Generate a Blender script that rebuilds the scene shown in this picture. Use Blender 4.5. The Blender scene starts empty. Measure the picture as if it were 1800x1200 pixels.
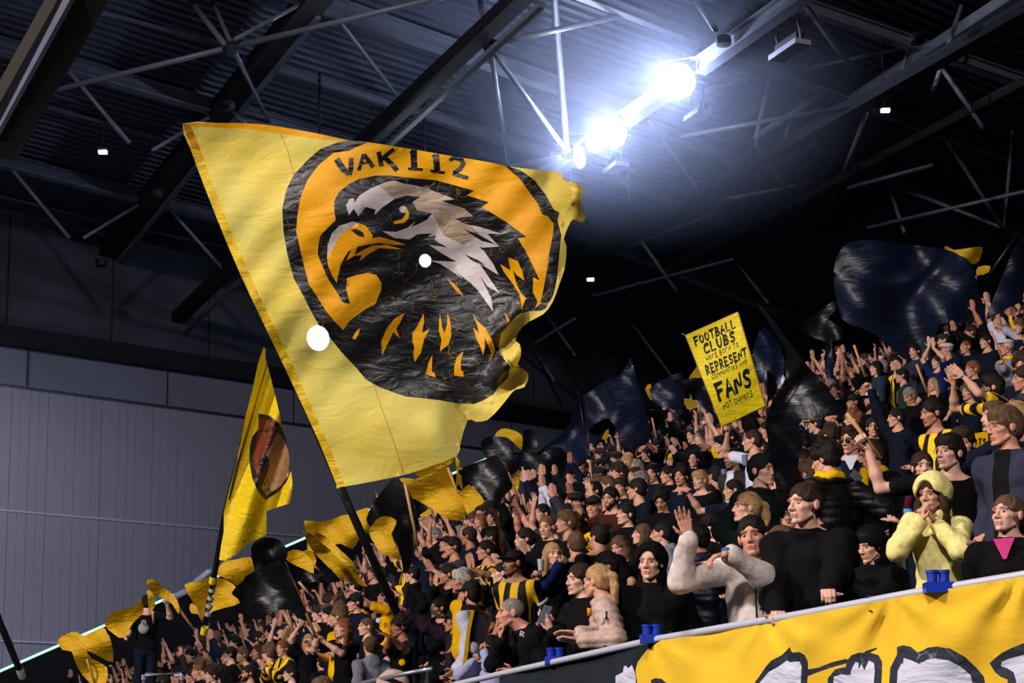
import bpy, bmesh, math, random
import numpy as np
from mathutils import Vector, Matrix, Euler
from mathutils.geometry import delaunay_2d_cdt

# ---------------------------------------------------------------- camera
F = 3500.0                      # focal length in pixels of the 1800x1200 frame
PITCH, ROLL = math.radians(12.5), math.radians(1.0)
_R = np.array([1., 0, 0]); _U = np.array([0, -math.sin(PITCH), math.cos(PITCH)])
CW = np.array([0, math.cos(PITCH), math.sin(PITCH)])
CR = math.cos(ROLL)*_R - math.sin(ROLL)*_U
CU = math.sin(ROLL)*_R + math.cos(ROLL)*_U
def at(px, py, d):              # a survey point: pixel bearing and distance -> metres
    return d*(CW + (px-900)/F*CR + (600-py)/F*CU)
def proj(p):
    p = np.asarray(p); z = p@CW
    return np.array([900+F*(p@CR)/z, 600-F*(p@CU)/z, z])
def on_plane(px, py, n, c):     # bearing meets plane n.p = c
    r = at(px, py, 1.0); return r*(c/float(r@np.array(n)))

sc = bpy.context.scene
COL = sc.collection
cam = bpy.data.cameras.new('camera'); camo = bpy.data.objects.new('camera', cam); COL.objects.link(camo)
cam.sensor_width = 36; cam.lens = F/1800*36; cam.clip_end = 400; cam.clip_start = .1
M = Matrix.Identity(4)
for i in range(3):
    M[i][0] = CR[i]; M[i][1] = CU[i]; M[i][2] = -CW[i]
camo.matrix_world = M
sc.camera = camo
sc.view_settings.view_transform = 'Standard'; sc.view_settings.look = 'None'
sc.view_settings.gamma = 1.0; sc.view_settings.use_curve_mapping = False
sc.view_settings.exposure = 0.08
sc.cycles.use_light_tree = False; sc.cycles.sample_clamp_indirect = 3.0
sc.cycles.max_bounces = 4; sc.cycles.diffuse_bounces = 2; sc.cycles.glossy_bounces = 2; sc.cycles.transmission_bounces = 2; sc.cycles.transparent_max_bounces = 6
w = bpy.data.worlds.new('night'); sc.world = w; w.use_nodes = True
w.node_tree.nodes['Background'].inputs[0].default_value = (.25, .32, .55, 1)
w.node_tree.nodes['Background'].inputs[1].default_value = .012
def spot(name, loc, tgt, power, col, size=50, rad=.6):
    l = bpy.data.lights.new(name, 'SPOT'); l.energy = power; l.color = col; l.spot_size = math.radians(size)
    l.spot_blend = .5; l.shadow_soft_size = rad
    o = bpy.data.objects.new(name, l); COL.objects.link(o); o.location = loc
    o.rotation_euler = (Vector(tgt)-Vector(loc)).to_track_quat('-Z', 'Y').to_euler()
    return o
# floodlight rows over the pitch, outside the frame to the left; added front fill behind the photographer
LIGHTS = [
 ('flood_or_fill_beam', (-26, 2, 17), (1, 15, 2), 46000, (1.0, .88, .84), 75, .9),
 ('flood_or_fill_beam', (-30, 22, 19), (2, 26, 4), 38000, (1.0, .88, .84), 75, 1.1),
 ('flood_or_fill_beam', (-6, -16, 18), (2, 18, 2), 30000, (1.0, .90, .90), 70, 1.1),  # added fill from behind the camera, softens the dark sides of the crowd
 ('wall_floodlight', (-24, 26, 6), (-20, 50, 5), 30000, (.86, .85, 1.0), 46, 1.0),
 ('roof_uplight', (-14, 20, 4), (2, 48, 14), 1500, (.58, .66, 1.0), 80, 1.5),
]
for L in LIGHTS: spot(*L)

# ---------------------------------------------------------------- helpers
rnd = random.Random(7)
def newmesh(name, V, Q, mi=None, smooth=True, tint=None, mats=()):
    """V (n,3), Q (m,k) same-size faces or list of arrays"""
    me = bpy.data.meshes.new(name)
    Qs = Q if isinstance(Q, list) else [Q]
    Qs = [np.asarray(q, dtype=np.int32) for q in Qs if len(q)]
    nf = sum(len(q) for q in Qs); nl = sum(q.size for q in Qs)
    me.vertices.add(len(V)); me.vertices.foreach_set('co', np.asarray(V, dtype=np.float32).ravel())
    me.loops.add(nl); me.loops.foreach_set('vertex_index', np.concatenate([q.ravel() for q in Qs]))
    me.polygons.add(nf)
    sizes = np.concatenate([np.full(len(q), q.shape[1]) for q in Qs])
    st = np.concatenate([[0], np.cumsum(sizes)[:-1]]).astype(np.int32)
    me.polygons.foreach_set('loop_start', st)
    if mi is not None: me.polygons.foreach_set('material_index', np.asarray(mi, dtype=np.int32))
    me.polygons.foreach_set('use_smooth', np.full(nf, bool(smooth)))
    if tint is not None:
        a = me.color_attributes.new('tint', 'FLOAT_COLOR', 'POINT')
        a.data.foreach_set('color', np.c_[tint, np.ones(len(V))].astype(np.float32).ravel())
    for m in mats: me.materials.append(m)
    me.update(calc_edges=True); me.validate()
    return me
def link(name, me, parent=None, mat=None, loc=None, rot=None, scale=None):
    o = bpy.data.objects.new(name, me); COL.objects.link(o)
    if parent is not None: o.parent = parent
    if mat is not None:
        if len(me.materials) == 0: me.materials.append(mat)
        o.material_slots[0].link = 'OBJECT'; o.material_slots[0].material = mat
    if loc is not None: o.location = loc
    if rot is not None: o.rotation_euler = rot
    if scale is not None: o.scale = scale
    return o
def tag(o, label=None, cat=None, group=None, kind=None):
    if label: o['label'] = label
    if cat: o['category'] = cat
    if group: o['group'] = group
    if kind: o['kind'] = kind
    return o
def empty(name, loc, rz=0.):
    o = bpy.data.objects.new(name, None); COL.objects.link(o); o.location = loc; o.rotation_euler = (0, 0, rz)
    o.empty_display_size = .1
    return o
MATS = {}
def mat(name, col, rough=.8, bump=0., bscale=40., spec=.3, metal=0., var=0., vscale=8., emit=0., tint=False, transl=0., transp=0., sheen=0., coat=0., bdist=.005):
    if name in MATS: return MATS[name]
    m = bpy.data.materials.new(name); m.use_nodes = True; MATS[name] = m
    nt = m.node_tree; b = nt.nodes['Principled BSDF']; N = nt.nodes.new
    c = (*col, 1)
    b.inputs['Base Color'].default_value = c; b.inputs['Roughness'].default_value = rough
    b.inputs['Specular IOR Level'].default_value = spec; b.inputs['Metallic'].default_value = metal
    if sheen: b.inputs['Sheen Weight'].default_value = sheen
    if coat: b.inputs['Coat Weight'].default_value = coat
    tc = N('ShaderNodeTexCoord'); src = None
    if var:
        n = N('ShaderNodeTexNoise'); n.inputs['Scale'].default_value = vscale; n.inputs['Detail'].default_value = 4
        nt.links.new(tc.outputs['Object'], n.inputs['Vector'])
        mr = N('ShaderNodeMapRange'); mr.inputs[1].default_value = .3; mr.inputs[2].default_value = .7
        mr.inputs[3].default_value = 1-var; mr.inputs[4].default_value = 1+var*.6
        nt.links.new(n.outputs[0], mr.inputs[0])
        mx = N('ShaderNodeMix'); mx.data_type = 'RGBA'; mx.blend_type = 'MULTIPLY'; mx.inputs[0].default_value = 1
        mx.inputs[6].default_value = c; nt.links.new(mr.outputs[0], mx.inputs[7]); src = mx.outputs[2]
    if tint:
        a = N('ShaderNodeAttribute'); a.attribute_name = 'tint'
        mx = N('ShaderNodeMix'); mx.data_type = 'RGBA'; mx.blend_type = 'MULTIPLY'; mx.inputs[0].default_value = 1
        mx.inputs[6].default_value = c
        if src: nt.links.new(src, mx.inputs[6])
        nt.links.new(a.outputs['Color'], mx.inputs[7]); src = mx.outputs[2]
    if src: nt.links.new(src, b.inputs['Base Color'])
    if bump:
        n = N('ShaderNodeTexNoise'); n.inputs['Scale'].default_value = bscale; n.inputs['Detail'].default_value = 5
        nt.links.new(tc.outputs['Object'], n.inputs['Vector'])
        bp = N('ShaderNodeBump'); bp.inputs['Strength'].default_value = bump; bp.inputs['Distance'].default_value = bdist
        nt.links.new(n.outputs[0], bp.inputs['Height']); nt.links.new(bp.outputs[0], b.inputs['Normal'])
    if emit:
        m.cycles.emission_sampling = 'NONE'
        b.inputs['Emission Color'].default_value = c; b.inputs['Emission Strength'].default_value = emit
    if transl or transp:
        out = nt.nodes['Material Output']; last = b.outputs[0]
        if transl:
            t = N('ShaderNodeBsdfTranslucent'); t.inputs[0].default_value = c
            if src: nt.links.new(src, t.inputs[0])
            ms = N('ShaderNodeMixShader'); ms.inputs[0].default_value = transl
            nt.links.new(last, ms.inputs[1]); nt.links.new(t.outputs[0], ms.inputs[2]); last = ms.outputs[0]
        if transp:
            t = N('ShaderNodeBsdfTransparent'); t.inputs[0].default_value = c
            ms = N('ShaderNodeMixShader'); ms.inputs[0].default_value = transp
            nt.links.new(last, ms.inputs[1]); nt.links.new(t.outputs[0], ms.inputs[2]); last = ms.outputs[0]
        nt.links.new(last, out.inputs[0])
    return m
def rgb(h):                     # '#rrggbb' -> linear
    v = [int(h[i:i+2], 16)/255 for i in (1, 3, 5)]
    return tuple(x/12.92 if x <= .04045 else ((x+.055)/1.055)**2.4 for x in v)

class MB:                       # collects boxes / bars / tubes into one mesh
    def __init__(s): s.V = []; s.Q = []; s.n = 0
    def add(s, V, Q): s.V.append(np.asarray(V, float)); s.Q.append(np.asarray(Q)+s.n); s.n += len(V)
    def beam(s, a, b, w, h=None, up=(0, 0, 1)):
        a, b = np.array(a, float), np.array(b, float); h = h or w
        d = b-a; d /= np.linalg.norm(d); u = np.array(up, float)
        if abs(d@u) > .97: u = np.array([1., 0, 0])
        x = np.cross(d, u); x /= np.linalg.norm(x); y = np.cross(x, d)
        c = [(-1, -1), (1, -1), (1, 1), (-1, 1)]
        V = [p+x*i*w/2+y*j*h/2 for p in (a, b) for i, j in c]
        s.add(V, [(0, 1, 5, 4), (1, 2, 6, 5), (2, 3, 7, 6), (3, 0, 4, 7), (3, 2, 1, 0), (4, 5, 6, 7)])
    def ibeam(s, a, b, w, h, t=.03, up=(0, 0, 1)):
        a, b = np.array(a, float), np.array(b, float); d = b-a; d /= np.linalg.norm(d)
        x = np.cross(d, up); x /= np.linalg.norm(x); y = np.cross(x, d)
        s.beam(a+y*(h/2-t/2), b+y*(h/2-t/2), w, t, up); s.beam(a-y*(h/2-t/2), b-y*(h/2-t/2), w, t, up); s.beam(a, b, t, h-2*t, up)
    def tube(s, pts, r, n=8, cap=True):
        pts = np.array(pts, float); m = len(pts); r = np.broadcast_to(r, (m,))
        T = np.gradient(pts, axis=0); T /= np.linalg.norm(T, axis=1)[:, None]+1e-9
        u = np.array([0., 0, 1]) if abs(T[0][2]) < .9 else np.array([1., 0, 0]); V = []
        for i in range(m):
            x = np.cross(T[i], u); x /= np.linalg.norm(x); y = np.cross(x, T[i])
            for k in range(n):
                a = 2*math.pi*k/n; V.append(pts[i]+r[i]*(math.cos(a)*x+math.sin(a)*y))
        Q = [(i*n+k, i*n+(k+1) % n, (i+1)*n+(k+1) % n, (i+1)*n+k) for i in range(m-1) for k in range(n)]
        if cap:
            V += [pts[0], pts[-1]]; a0 = m*n
            Q += [(k, a0, a0, (k+1) % n) for k in range(0)]
            for k in range(0, n, 2):
                Q.append((a0, (k+2) % n, (k+1) % n, k)); j = (m-1)*n
                Q.append((a0+1, j+k, j+(k+1) % n, j+(k+2) % n))
        s.add(V, Q)
    def box(s, c, sx, sy, sz): s.beam((c[0]-sx/2, c[1], c[2]), (c[0]+sx/2, c[1], c[2]), sy, sz)
    def lathe(s, base, prof, n=16, axis=(0, 0, 1)):
        ax = np.array(axis, float); ax /= np.linalg.norm(ax); u = np.array([1., 0, 0]) if abs(ax[0]) < .9 else np.array([0, 1., 0])
        x = np.cross(ax, u); x /= np.linalg.norm(x); y = np.cross(ax, x); V = []
        for r, z in prof:
            for k in range(n):
                a = 2*math.pi*k/n; V.append(np.array(base)+ax*z+r*(math.cos(a)*x+math.sin(a)*y))
        m = len(prof)
        s.add(V, [(i*n+k, i*n+(k+1) % n, (i+1)*n+(k+1) % n, (i+1)*n+k) for i in range(m-1) for k in range(n)])
    def mesh(s, name='m', smooth=False): return newmesh(name, np.concatenate(s.V), np.concatenate(s.Q), smooth=smooth)
    def build(s, name, m, parent=None, smooth=False): return link(name, s.mesh(name, smooth), parent, m)
# ---------------------------------------------------------------- implicit modelling
class Field:
    """rectilinear grid, finer in chosen bands; smooth unions of rounded cones and ellipsoids"""
    def __init__(s, lo, hi, h, fine=()):
        s.ax = []
        for a in range(3):
            bands = sorted((f[0][a]-f[1], f[0][a]+f[1], f[2]) for f in fine)
            x = lo[a]; out = [x]
            while x < hi[a]:
                st = h
                for b0, b1, fh in bands:
                    if b0-st < x < b1: st = min(st, fh)
                x += st; out.append(x)
            s.ax.append(np.array(out, np.float32))
        s.shape = tuple(len(a) for a in s.ax); s.E = {}; s.k = {}
    def rng(s, lo, hi):
        r = []
        for a in range(3):
            i = max(0, int(np.searchsorted(s.ax[a], lo[a]))-1); j = min(len(s.ax[a]), int(np.searchsorted(s.ax[a], hi[a]))+1)
            r.append((i, max(i, j)))
        return r
    def pts(s, r):
        return s.ax[0][r[0][0]:r[0][1], None, None], s.ax[1][None, r[1][0]:r[1][1], None], s.ax[2][None, None, r[2][0]:r[2][1]]
    def _acc(s, g, r, d):
        if g not in s.E: s.E[g] = np.zeros(s.shape, np.float32)
        sl = tuple(slice(a, b) for a, b in r)
        s.E[g][sl] += np.exp(-np.clip(d, -.25, 1)/s.k[g])
    def cone(s, g, a, b, ra, rb=None):
        rb = ra if rb is None else rb; a = np.array(a, float); b = np.array(b, float); m = max(ra, rb)+6*s.k[g]
        r = s.rng(np.minimum(a, b)-m, np.maximum(a, b)+m); x, y, z = s.pts(r); d = b-a; L = float(d@d)+1e-9
        px, py, pz = x-a[0], y-a[1], z-a[2]
        t = np.clip((px*d[0]+py*d[1]+pz*d[2])/L, 0, 1)
        q = np.sqrt((px-t*d[0])**2+(py-t*d[1])**2+(pz-t*d[2])**2)-(ra+(rb-ra)*t)
        s._acc(g, r, q)
    def chain(s, g, P, R):
        for i in range(len(P)-1): s.cone(g, P[i], P[i+1], R[i], R[i+1])
    def _ell(s, c, rad, rot, m):
        c = np.array(c, float); rad = np.array(rad, float); mm = rad.max()+m if rot is not None else rad+m
        r = s.rng(c-mm, c+mm); x, y, z = s.pts(r); X, Y, Z = x-c[0], y-c[1], z-c[2]
        if rot is not None:
            R = np.array(rot); X, Y, Z = (X*R[0][0]+Y*R[1][0]+Z*R[2][0], X*R[0][1]+Y*R[1][1]+Z*R[2][1], X*R[0][2]+Y*R[1][2]+Z*R[2][2])
        k0 = np.sqrt((X/rad[0])**2+(Y/rad[1])**2+(Z/rad[2])**2); k1 = np.sqrt((X/rad[0]**2)**2+(Y/rad[1]**2)**2+(Z/rad[2]**2)**2)+1e-6
        return r, k0*(k0-1)/k1
    def ell(s, g, c, rad, rot=None):
        r, d = s._ell(c, rad, rot, 6*s.k[g]); s._acc(g, r, d)
    def solve(s):
        d = None
        for g, E in s.E.items():
            e = -s.k[g]*np.log(E+np.float32(1e-12))
            if d is None: d = e
            else:
                kk = .006; h = np.clip(.5+.5*(e-d)/kk, 0, 1); d = e+(d-e)*h-kk*h*(1-h)
        s.d = d; s.E = {}
        return s
    def sub(s, c, rad, rot=None, k=.006):
        r, e = s._ell(c, rad, rot, .03); sl = tuple(slice(a, b) for a, b in r)
        e = -e; D = s.d[sl]; h = np.clip(.5-.5*(D-e)/k, 0, 1); s.d[sl] = D+(e-D)*h+k*h*(1-h)
    def half(s, n, c):          # keep n.p <= c
        x, y, z = s.pts([(0, q) for q in s.shape]); s.d = np.maximum(s.d, x*n[0]+y*n[1]+z*n[2]-c)
    def disp(s, fn):
        x, y, z = s.pts([(0, q) for q in s.shape]); s.d = s.d+fn(x, y, z).astype(np.float32)
    def mesh(s):
        d = s.d; sh = s.shape
        for a in range(3):      # keep the border outside
            sl = [slice(None)]*3
            for e in (0, -1): sl[a] = e; d[tuple(sl)] = np.maximum(d[tuple(sl)], 1e-3)
        ins = d < 0; cid = []; pos = []; quads = []
        nb = {0: ((0, 0, 0), (0, -1, 0), (0, -1, -1), (0, 0, -1)), 1: ((0, 0, 0), (0, 0, -1), (-1, 0, -1), (-1, 0, 0)), 2: ((0, 0, 0), (-1, 0, 0), (-1, -1, 0), (0, -1, 0))}
        for a in range(3):
            A = [slice(None)]*3; B = [slice(None)]*3; A[a] = slice(0, -1); B[a] = slice(1, None)
            ch = ins[tuple(A)] != ins[tuple(B)]
            idx = np.argwhere(ch)
            if not len(idx): continue
            j = idx.copy(); j[:, a] += 1
            d0 = d[tuple(idx.T)]; d1 = d[tuple(j.T)]; t = d0/(d0-d1)
            p = np.stack([s.ax[q][idx[:, q]] for q in range(3)], 1).astype(np.float64)
            p[:, a] += t*(s.ax[a][j[:, a]]-s.ax[a][idx[:, a]])
            four = []
            for o in nb[a]:
                c = idx+np.array(o); f = (c[:, 0]*sh[1]+c[:, 1])*sh[2]+c[:, 2]; four.append(f); cid.append(f); pos.append(p)
            q = np.stack(four, 1); fl = ins[tuple(idx.T)]; q[~fl] = q[~fl][:, ::-1]; quads.append(q)
        cid = np.concatenate(cid); pos = np.concatenate(pos); u, inv = np.unique(cid, return_inverse=True)
        inv = inv.ravel(); n = np.bincount(inv); V = np.stack([np.bincount(inv, pos[:, q])/n for q in range(3)], 1)
        Q = np.searchsorted(u, np.concatenate(quads)); s.d = None
        return V, Q
def wob(x, y, z, f, seed=0.):   # cheap smooth noise in -1..1
    return (np.sin(f*x+1.3*np.sin(f*.7*z+seed)+seed)*np.sin(f*1.1*y+seed*2.1+np.sin(f*.6*x))+np.sin(f*.9*z+seed*1.7+1.1*np.sin(f*.8*y)))*.5
# ---------------------------------------------------------------- people
HR = {}                        # colours
def skinmat(i):
    cols = ['#c9967c', '#b98468', '#d3a38c', '#a8735a', '#8a5a42', '#c48a72']
    return mat('skin_%d' % i, rgb(cols[i]), .55, .12, 120, .35, tint=True)
HAIRC = {'black': '#0c0a09', 'dark': '#17110d', 'brown': '#302014', 'light': '#5c4430', 'blond': '#a98458', 'ginger': '#7a4a2a', 'grey': '#7d7671', 'white': '#c9c4bd'}
def hairmat(c):
    if 'hair_'+c in MATS: return MATS['hair_'+c]
    m = mat('hair_'+c, rgb(HAIRC[c]), .72, 1., 60, .22, var=.5, vscale=45); nt = m.node_tree
    for n in nt.nodes:
        if n.type == 'BUMP': n.inputs['Distance'].default_value = .006
        if n.type == 'TEX_NOISE':
            mp = nt.nodes.new('ShaderNodeMapping'); mp.inputs['Scale'].default_value = (3, .6, .45); tc = [q for q in nt.nodes if q.type == 'TEX_COORD'][0]
            nt.links.new(tc.outputs['Object'], mp.inputs[0]); nt.links.new(mp.outputs[0], n.inputs['Vector'])
    return m
def rotm(yaw, pitch, roll=0.):
    """head frame -> body frame. yaw>0 turns the face towards -X, pitch>0 looks down"""
    return np.array(Matrix.Rotation(-math.radians(yaw), 3, 'Z') @ Matrix.Rotation(math.radians(roll), 3, 'Y') @ Matrix.Rotation(math.radians(pitch), 3, 'X'))
def head_prims(f, C, R, g='head', mouth=0., wide=1., beard=False):
    T = lambda p: C+R@np.array(p, float)
    E = lambda c, r: f.ell(g, T(c), r, R); K = lambda a, b, ra, rb=None: f.cone(g, T(a), T(b), ra, rb)
    E((0, .018, .036), (.073*wide, .092, .082)); E((0, -.028, -.018), (.058*wide, .062, .082))
    E((0, -.034, -.066), (.045*wide, .048, .042)); K((-.008, -.078, -.1), (.008, -.078, -.1), .014)
    for s in (-1, 1):
        K((s*.05*wide, -.005, -.06), (s*.02, -.06, -.098), .014, .012)
        K((s*.04*wide, -.062, -.022), (s*.052*wide, -.035, -.014), .016, .014)
        K((s*.012, -.087, .03), (s*.042*wide, -.074, .026), .009, .009)
        K((s*.012, -.099, -.034), (s*.012, -.094, -.034), .0075)
        f.ell(g, T((s*.077*wide, .014, -.006)), (.008, .016, .029), R)
        f.ell(g, T((s*.081*wide, .02, .0)), (.005, .017, .023), R)
    K((0, -.084, .018), (0, -.108, -.026), .0075, .0105)
    z = -.062
    K((-.016, -.087, z+.004), (.016, -.087, z+.004), .0065); K((-.013, -.086, z-.010-mouth), (.013, -.086, z-.010-mouth), .0075)
def head_cuts(f, C, R, mouth=0., wide=1.):
    T = lambda p: C+R@np.array(p, float)
    for s in (-1, 1): f.sub(T((s*.0315, -.098, .003)), (.017, .019, .0125), R, .008)
    if mouth > 0: f.sub(T((0, -.092, -.064-mouth/2)), (.015, .022, .004+mouth/2), R, .003)
def head_tint(V, C, R, stubble=0., brow=(.32, .24, .2), mouth=0.):
    P = (V-C)@R                 # into head frame
    t = np.ones((len(V), 3))
    def blend(m, c):
        nonlocal t
        m = np.clip(m, 0, 1)[:, None]; t = t*(1-m)+t*np.array(c)*m
    front = P[:, 1] < -.04
    g = lambda x, y, z, rx, ry, rz: np.exp(-(((P[:, 0]-x)/rx)**2+((P[:, 1]-y)/ry)**2+((P[:, 2]-z)/rz)**2))
    blend(1.25*g(0, -.095, -.066-mouth/2, .019, .03, .0095+mouth/2)*front, (.72, .42, .42))
    blend(1.4*g(0, -.095, -.0645-mouth/2, .017, .03, .0028+mouth/2)*front, (.3, .2, .2))
    for s in (-1, 1):
        blend(1.7*g(s*.031, -.085, .0265, .019, .03, .0052)*front, brow)
        blend(.5*g(s*.031, -.085, .004, .018, .03, .011)*front, (.7, .55, .52))
        blend(.35*g(s*.042, -.07, -.028, .022, .04, .02)*front, (1.0, .78, .74))
        blend(.9*g(s*.009, -.103, -.041, .006, .012, .0035)*front, (.4, .3, .3))
        blend(.35*g(s*.08, .012, -.008, .02, .03, .03), (1.0, .74, .7))
    if stubble:
        m = (P[:, 2] < -.035)*(P[:, 1] < .02)*(P[:, 2] > -.14)*np.clip((-.035-P[:, 2])/.02, 0, 1)
        m = m*(1-.9*g(0, -.095, -.066, .02, .04, .012)); blend(m*stubble, (.38, .32, .3))
    far = np.linalg.norm(P, axis=1) > .2
    t[far] = 1
    return t
def hand(f, g, W, D, N, s, style='open', r=.0088, sc=1.):
    """W wrist, D finger direction, N palm normal, s=+1/-1 side of the thumb along S"""
    D = D/np.linalg.norm(D); N = N-D*(N@D); N /= np.linalg.norm(N)+1e-9; S = np.cross(D, N)*s
    curl = {'open': (8, 10, 8), 'flat': (3, 3, 3), 'relax': (25, 35, 25), 'fist': (75, 95, 60), 'grip': (60, 80, 50), 'rail': (55, 60, 30), 'spread': (5, 8, 5), 'point': (75, 95, 60)}[style]
    spread = {'open': 5, 'flat': 1.5, 'spread': 13}.get(style, 1)
    for i in range(4):
        off = (1.5-i)*.0205*sc; k = W+D*.088*sc*(1-.05*abs(i-1.2))+S*off
        f.cone(g, W+S*off*.55+D*.012, k, .0135*sc, .0115*sc)
        L = np.array([.043, .027, .021])*sc*(.95, 1.06, 1., .8)[i]
        cu = (3, 3, 3) if (style == 'point' and i == 0) else curl
        a = math.radians(spread*(1.5-i)); d0 = D*math.cos(a)+S*math.sin(a); ang = 0.; p = k
        for j in range(3):
            ang += math.radians(cu[j]); d = d0*math.cos(ang)+N*math.sin(ang); q = p+d*L[j]
            f.cone(g, p, q, r*sc*(1.04-.08*j), r*sc*(.98-.09*j)); p = q
    b = W+D*.022*sc+S*.026*sc; fl = style in ('fist', 'grip', 'point')
    d1 = D*.55+S*(.5 if fl else .8)+N*(.45 if fl else .25); d1 /= np.linalg.norm(d1); m = b+d1*.042*sc
    d2 = D*.85+S*(.0 if fl else .45)+N*(.6 if fl else .15); d2 /= np.linalg.norm(d2); t = m+d2*.034*sc
    f.cone(g, W+S*.01, b, .014*sc, .0135*sc); f.cone(g, b, m, .0125*sc, .0105*sc); f.cone(g, m, t, .0098*sc, .0082*sc)
HEADZ = .683                    # head centre above the hips when upright
def skeleton(spec):
    """joints in the frame of the hips (origin), facing -Y"""
    lean = math.radians(spec.get('lean', 0)); side = math.radians(spec.get('side', 0)); w = spec.get('wide', 1.)
    B = np.array(Matrix.Rotation(side, 3, 'Y') @ Matrix.Rotation(lean, 3, 'X'))
    J = {}
    J['B'] = B
    J['chest'] = B@np.array([0, .0, .36]); J['belly'] = B@np.array([0, -.005, .15]); J['neck'] = B@np.array([0, .015, .525])
    raised = {}
    for s, n in ((-1, 'r'), (1, 'l')):
        up = spec.get('up_'+n, 0.)
        J['sh_'+n] = B@np.array([s*(.166*w-.015*up), .015-.02*up, .448+.045*up])
    hp = math.radians(spec.get('hp', 0))
    J['head'] = J['neck']+B@np.array([0, -.012, .06])+np.array([0, -.05*math.sin(max(lean+hp*.6, 0)), 0])+(B@np.array([0, -.02, .098]))
    return J
def ik(S, T, a, b, pole):
    d = T-S; L = np.linalg.norm(d); mx = (a+b)*.995
    if L > mx: T = S+d/L*mx; L = mx; d = T-S
    L = max(L, .12); u = d/np.linalg.norm(d); x = (a*a-b*b+L*L)/(2*L); hgt = math.sqrt(max(a*a-x*x, 1e-5))
    p = pole-u*(pole@u); p /= np.linalg.norm(p)+1e-9
    return S+u*x+p*hgt, T
DEF = {                         # body-frame hand targets (right hand; left mirrored), style, palm hint
 'down': ((-.24, -.02, -.02), 'relax'), 'front': ((-.10, -.30, .22), 'relax'),
 'clap': ((-.022, -.34, .44), 'flat'), 'clapup': ((-.022, -.38, .74), 'flat'), 'claphigh': ((-.022, -.22, 1.04), 'flat'),
 'up': ((-.22, -.16, 1.02), 'spread'), 'fwd': ((-.14, -.52, .62), 'open'), 'stick': ((-.18, -.34, .92), 'grip'), 'chest': ((-.08, -.2, .3), 'fist'), 'mouth': ((-.04, -.16, .60), 'relax'), 'wide': ((-.42, -.2, .82), 'spread')}
def solve_arms(spec, J):
    for s, n in ((-1, 'r'), (1, 'l')):
        T = spec.get('t'+n); st = spec.get('s'+n)
        if T is None:
            t, st0 = DEF[spec.get('p'+n, 'down')]; T = np.array(t, float)*np.array([-s, 1, 1])
            T = J['B']@T if spec.get('p'+n, 'down') not in ('down',) else T+np.array([0, J['sh_'+n][1], 0])
            st = st or st0
        T = np.array(T, float); st = st or 'open'; S = J['sh_'+n]; hi = T[2]-S[2]
        dv = T-S; dv /= np.linalg.norm(dv); D2 = spec.get('d'+n); pz = spec.get('p'+n, '') if spec.get('t'+n) is None or spec.get('clap') else ''
        if D2 is None and pz in ('clap', 'clapup', 'claphigh'): D2 = J['B']@np.array({'clap': (-s*.1, -.6, .8), 'clapup': (0, -.35, .93), 'claphigh': (0, -.1, 1.)}[pz])
        if D2 is not None: D2 = np.array(D2, float); D2 /= np.linalg.norm(D2)
        pole = np.array([s*.9, .1, -.9]) if hi > -.05 else np.array([s*.35, .9, -.5])
        pole = pole+np.array(spec.get('pole'+n, (0, 0, 0)))
        Wt = T-(D2 if D2 is not None else dv)*.08
        E, Wp = ik(S, Wt, .285*spec.get('arm', 1.), .25*spec.get('arm', 1.), pole)
        D = Wp-E; D /= np.linalg.norm(D)
        N = spec.get('n'+n)
        if N is None:
            other = DEF.get(spec.get('p'+n, ''), None)
            if spec.get('p'+n) in ('clap', 'clapup', 'claphigh'): N = np.array([-s, -.1, .0])
            elif spec.get('p'+n) == 'down': N = np.array([-s, 0, 0])
            elif st == 'rail': N = np.array([0, .1, -1])
            else: N = np.array([0, -1, -.1])
        if D2 is None: D2 = D
        J['el_'+n], J['wr_'+n], J['D_'+n], J['N_'+n], J['S_'+n] = E, Wp, D2, np.array(N, float), st
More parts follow.
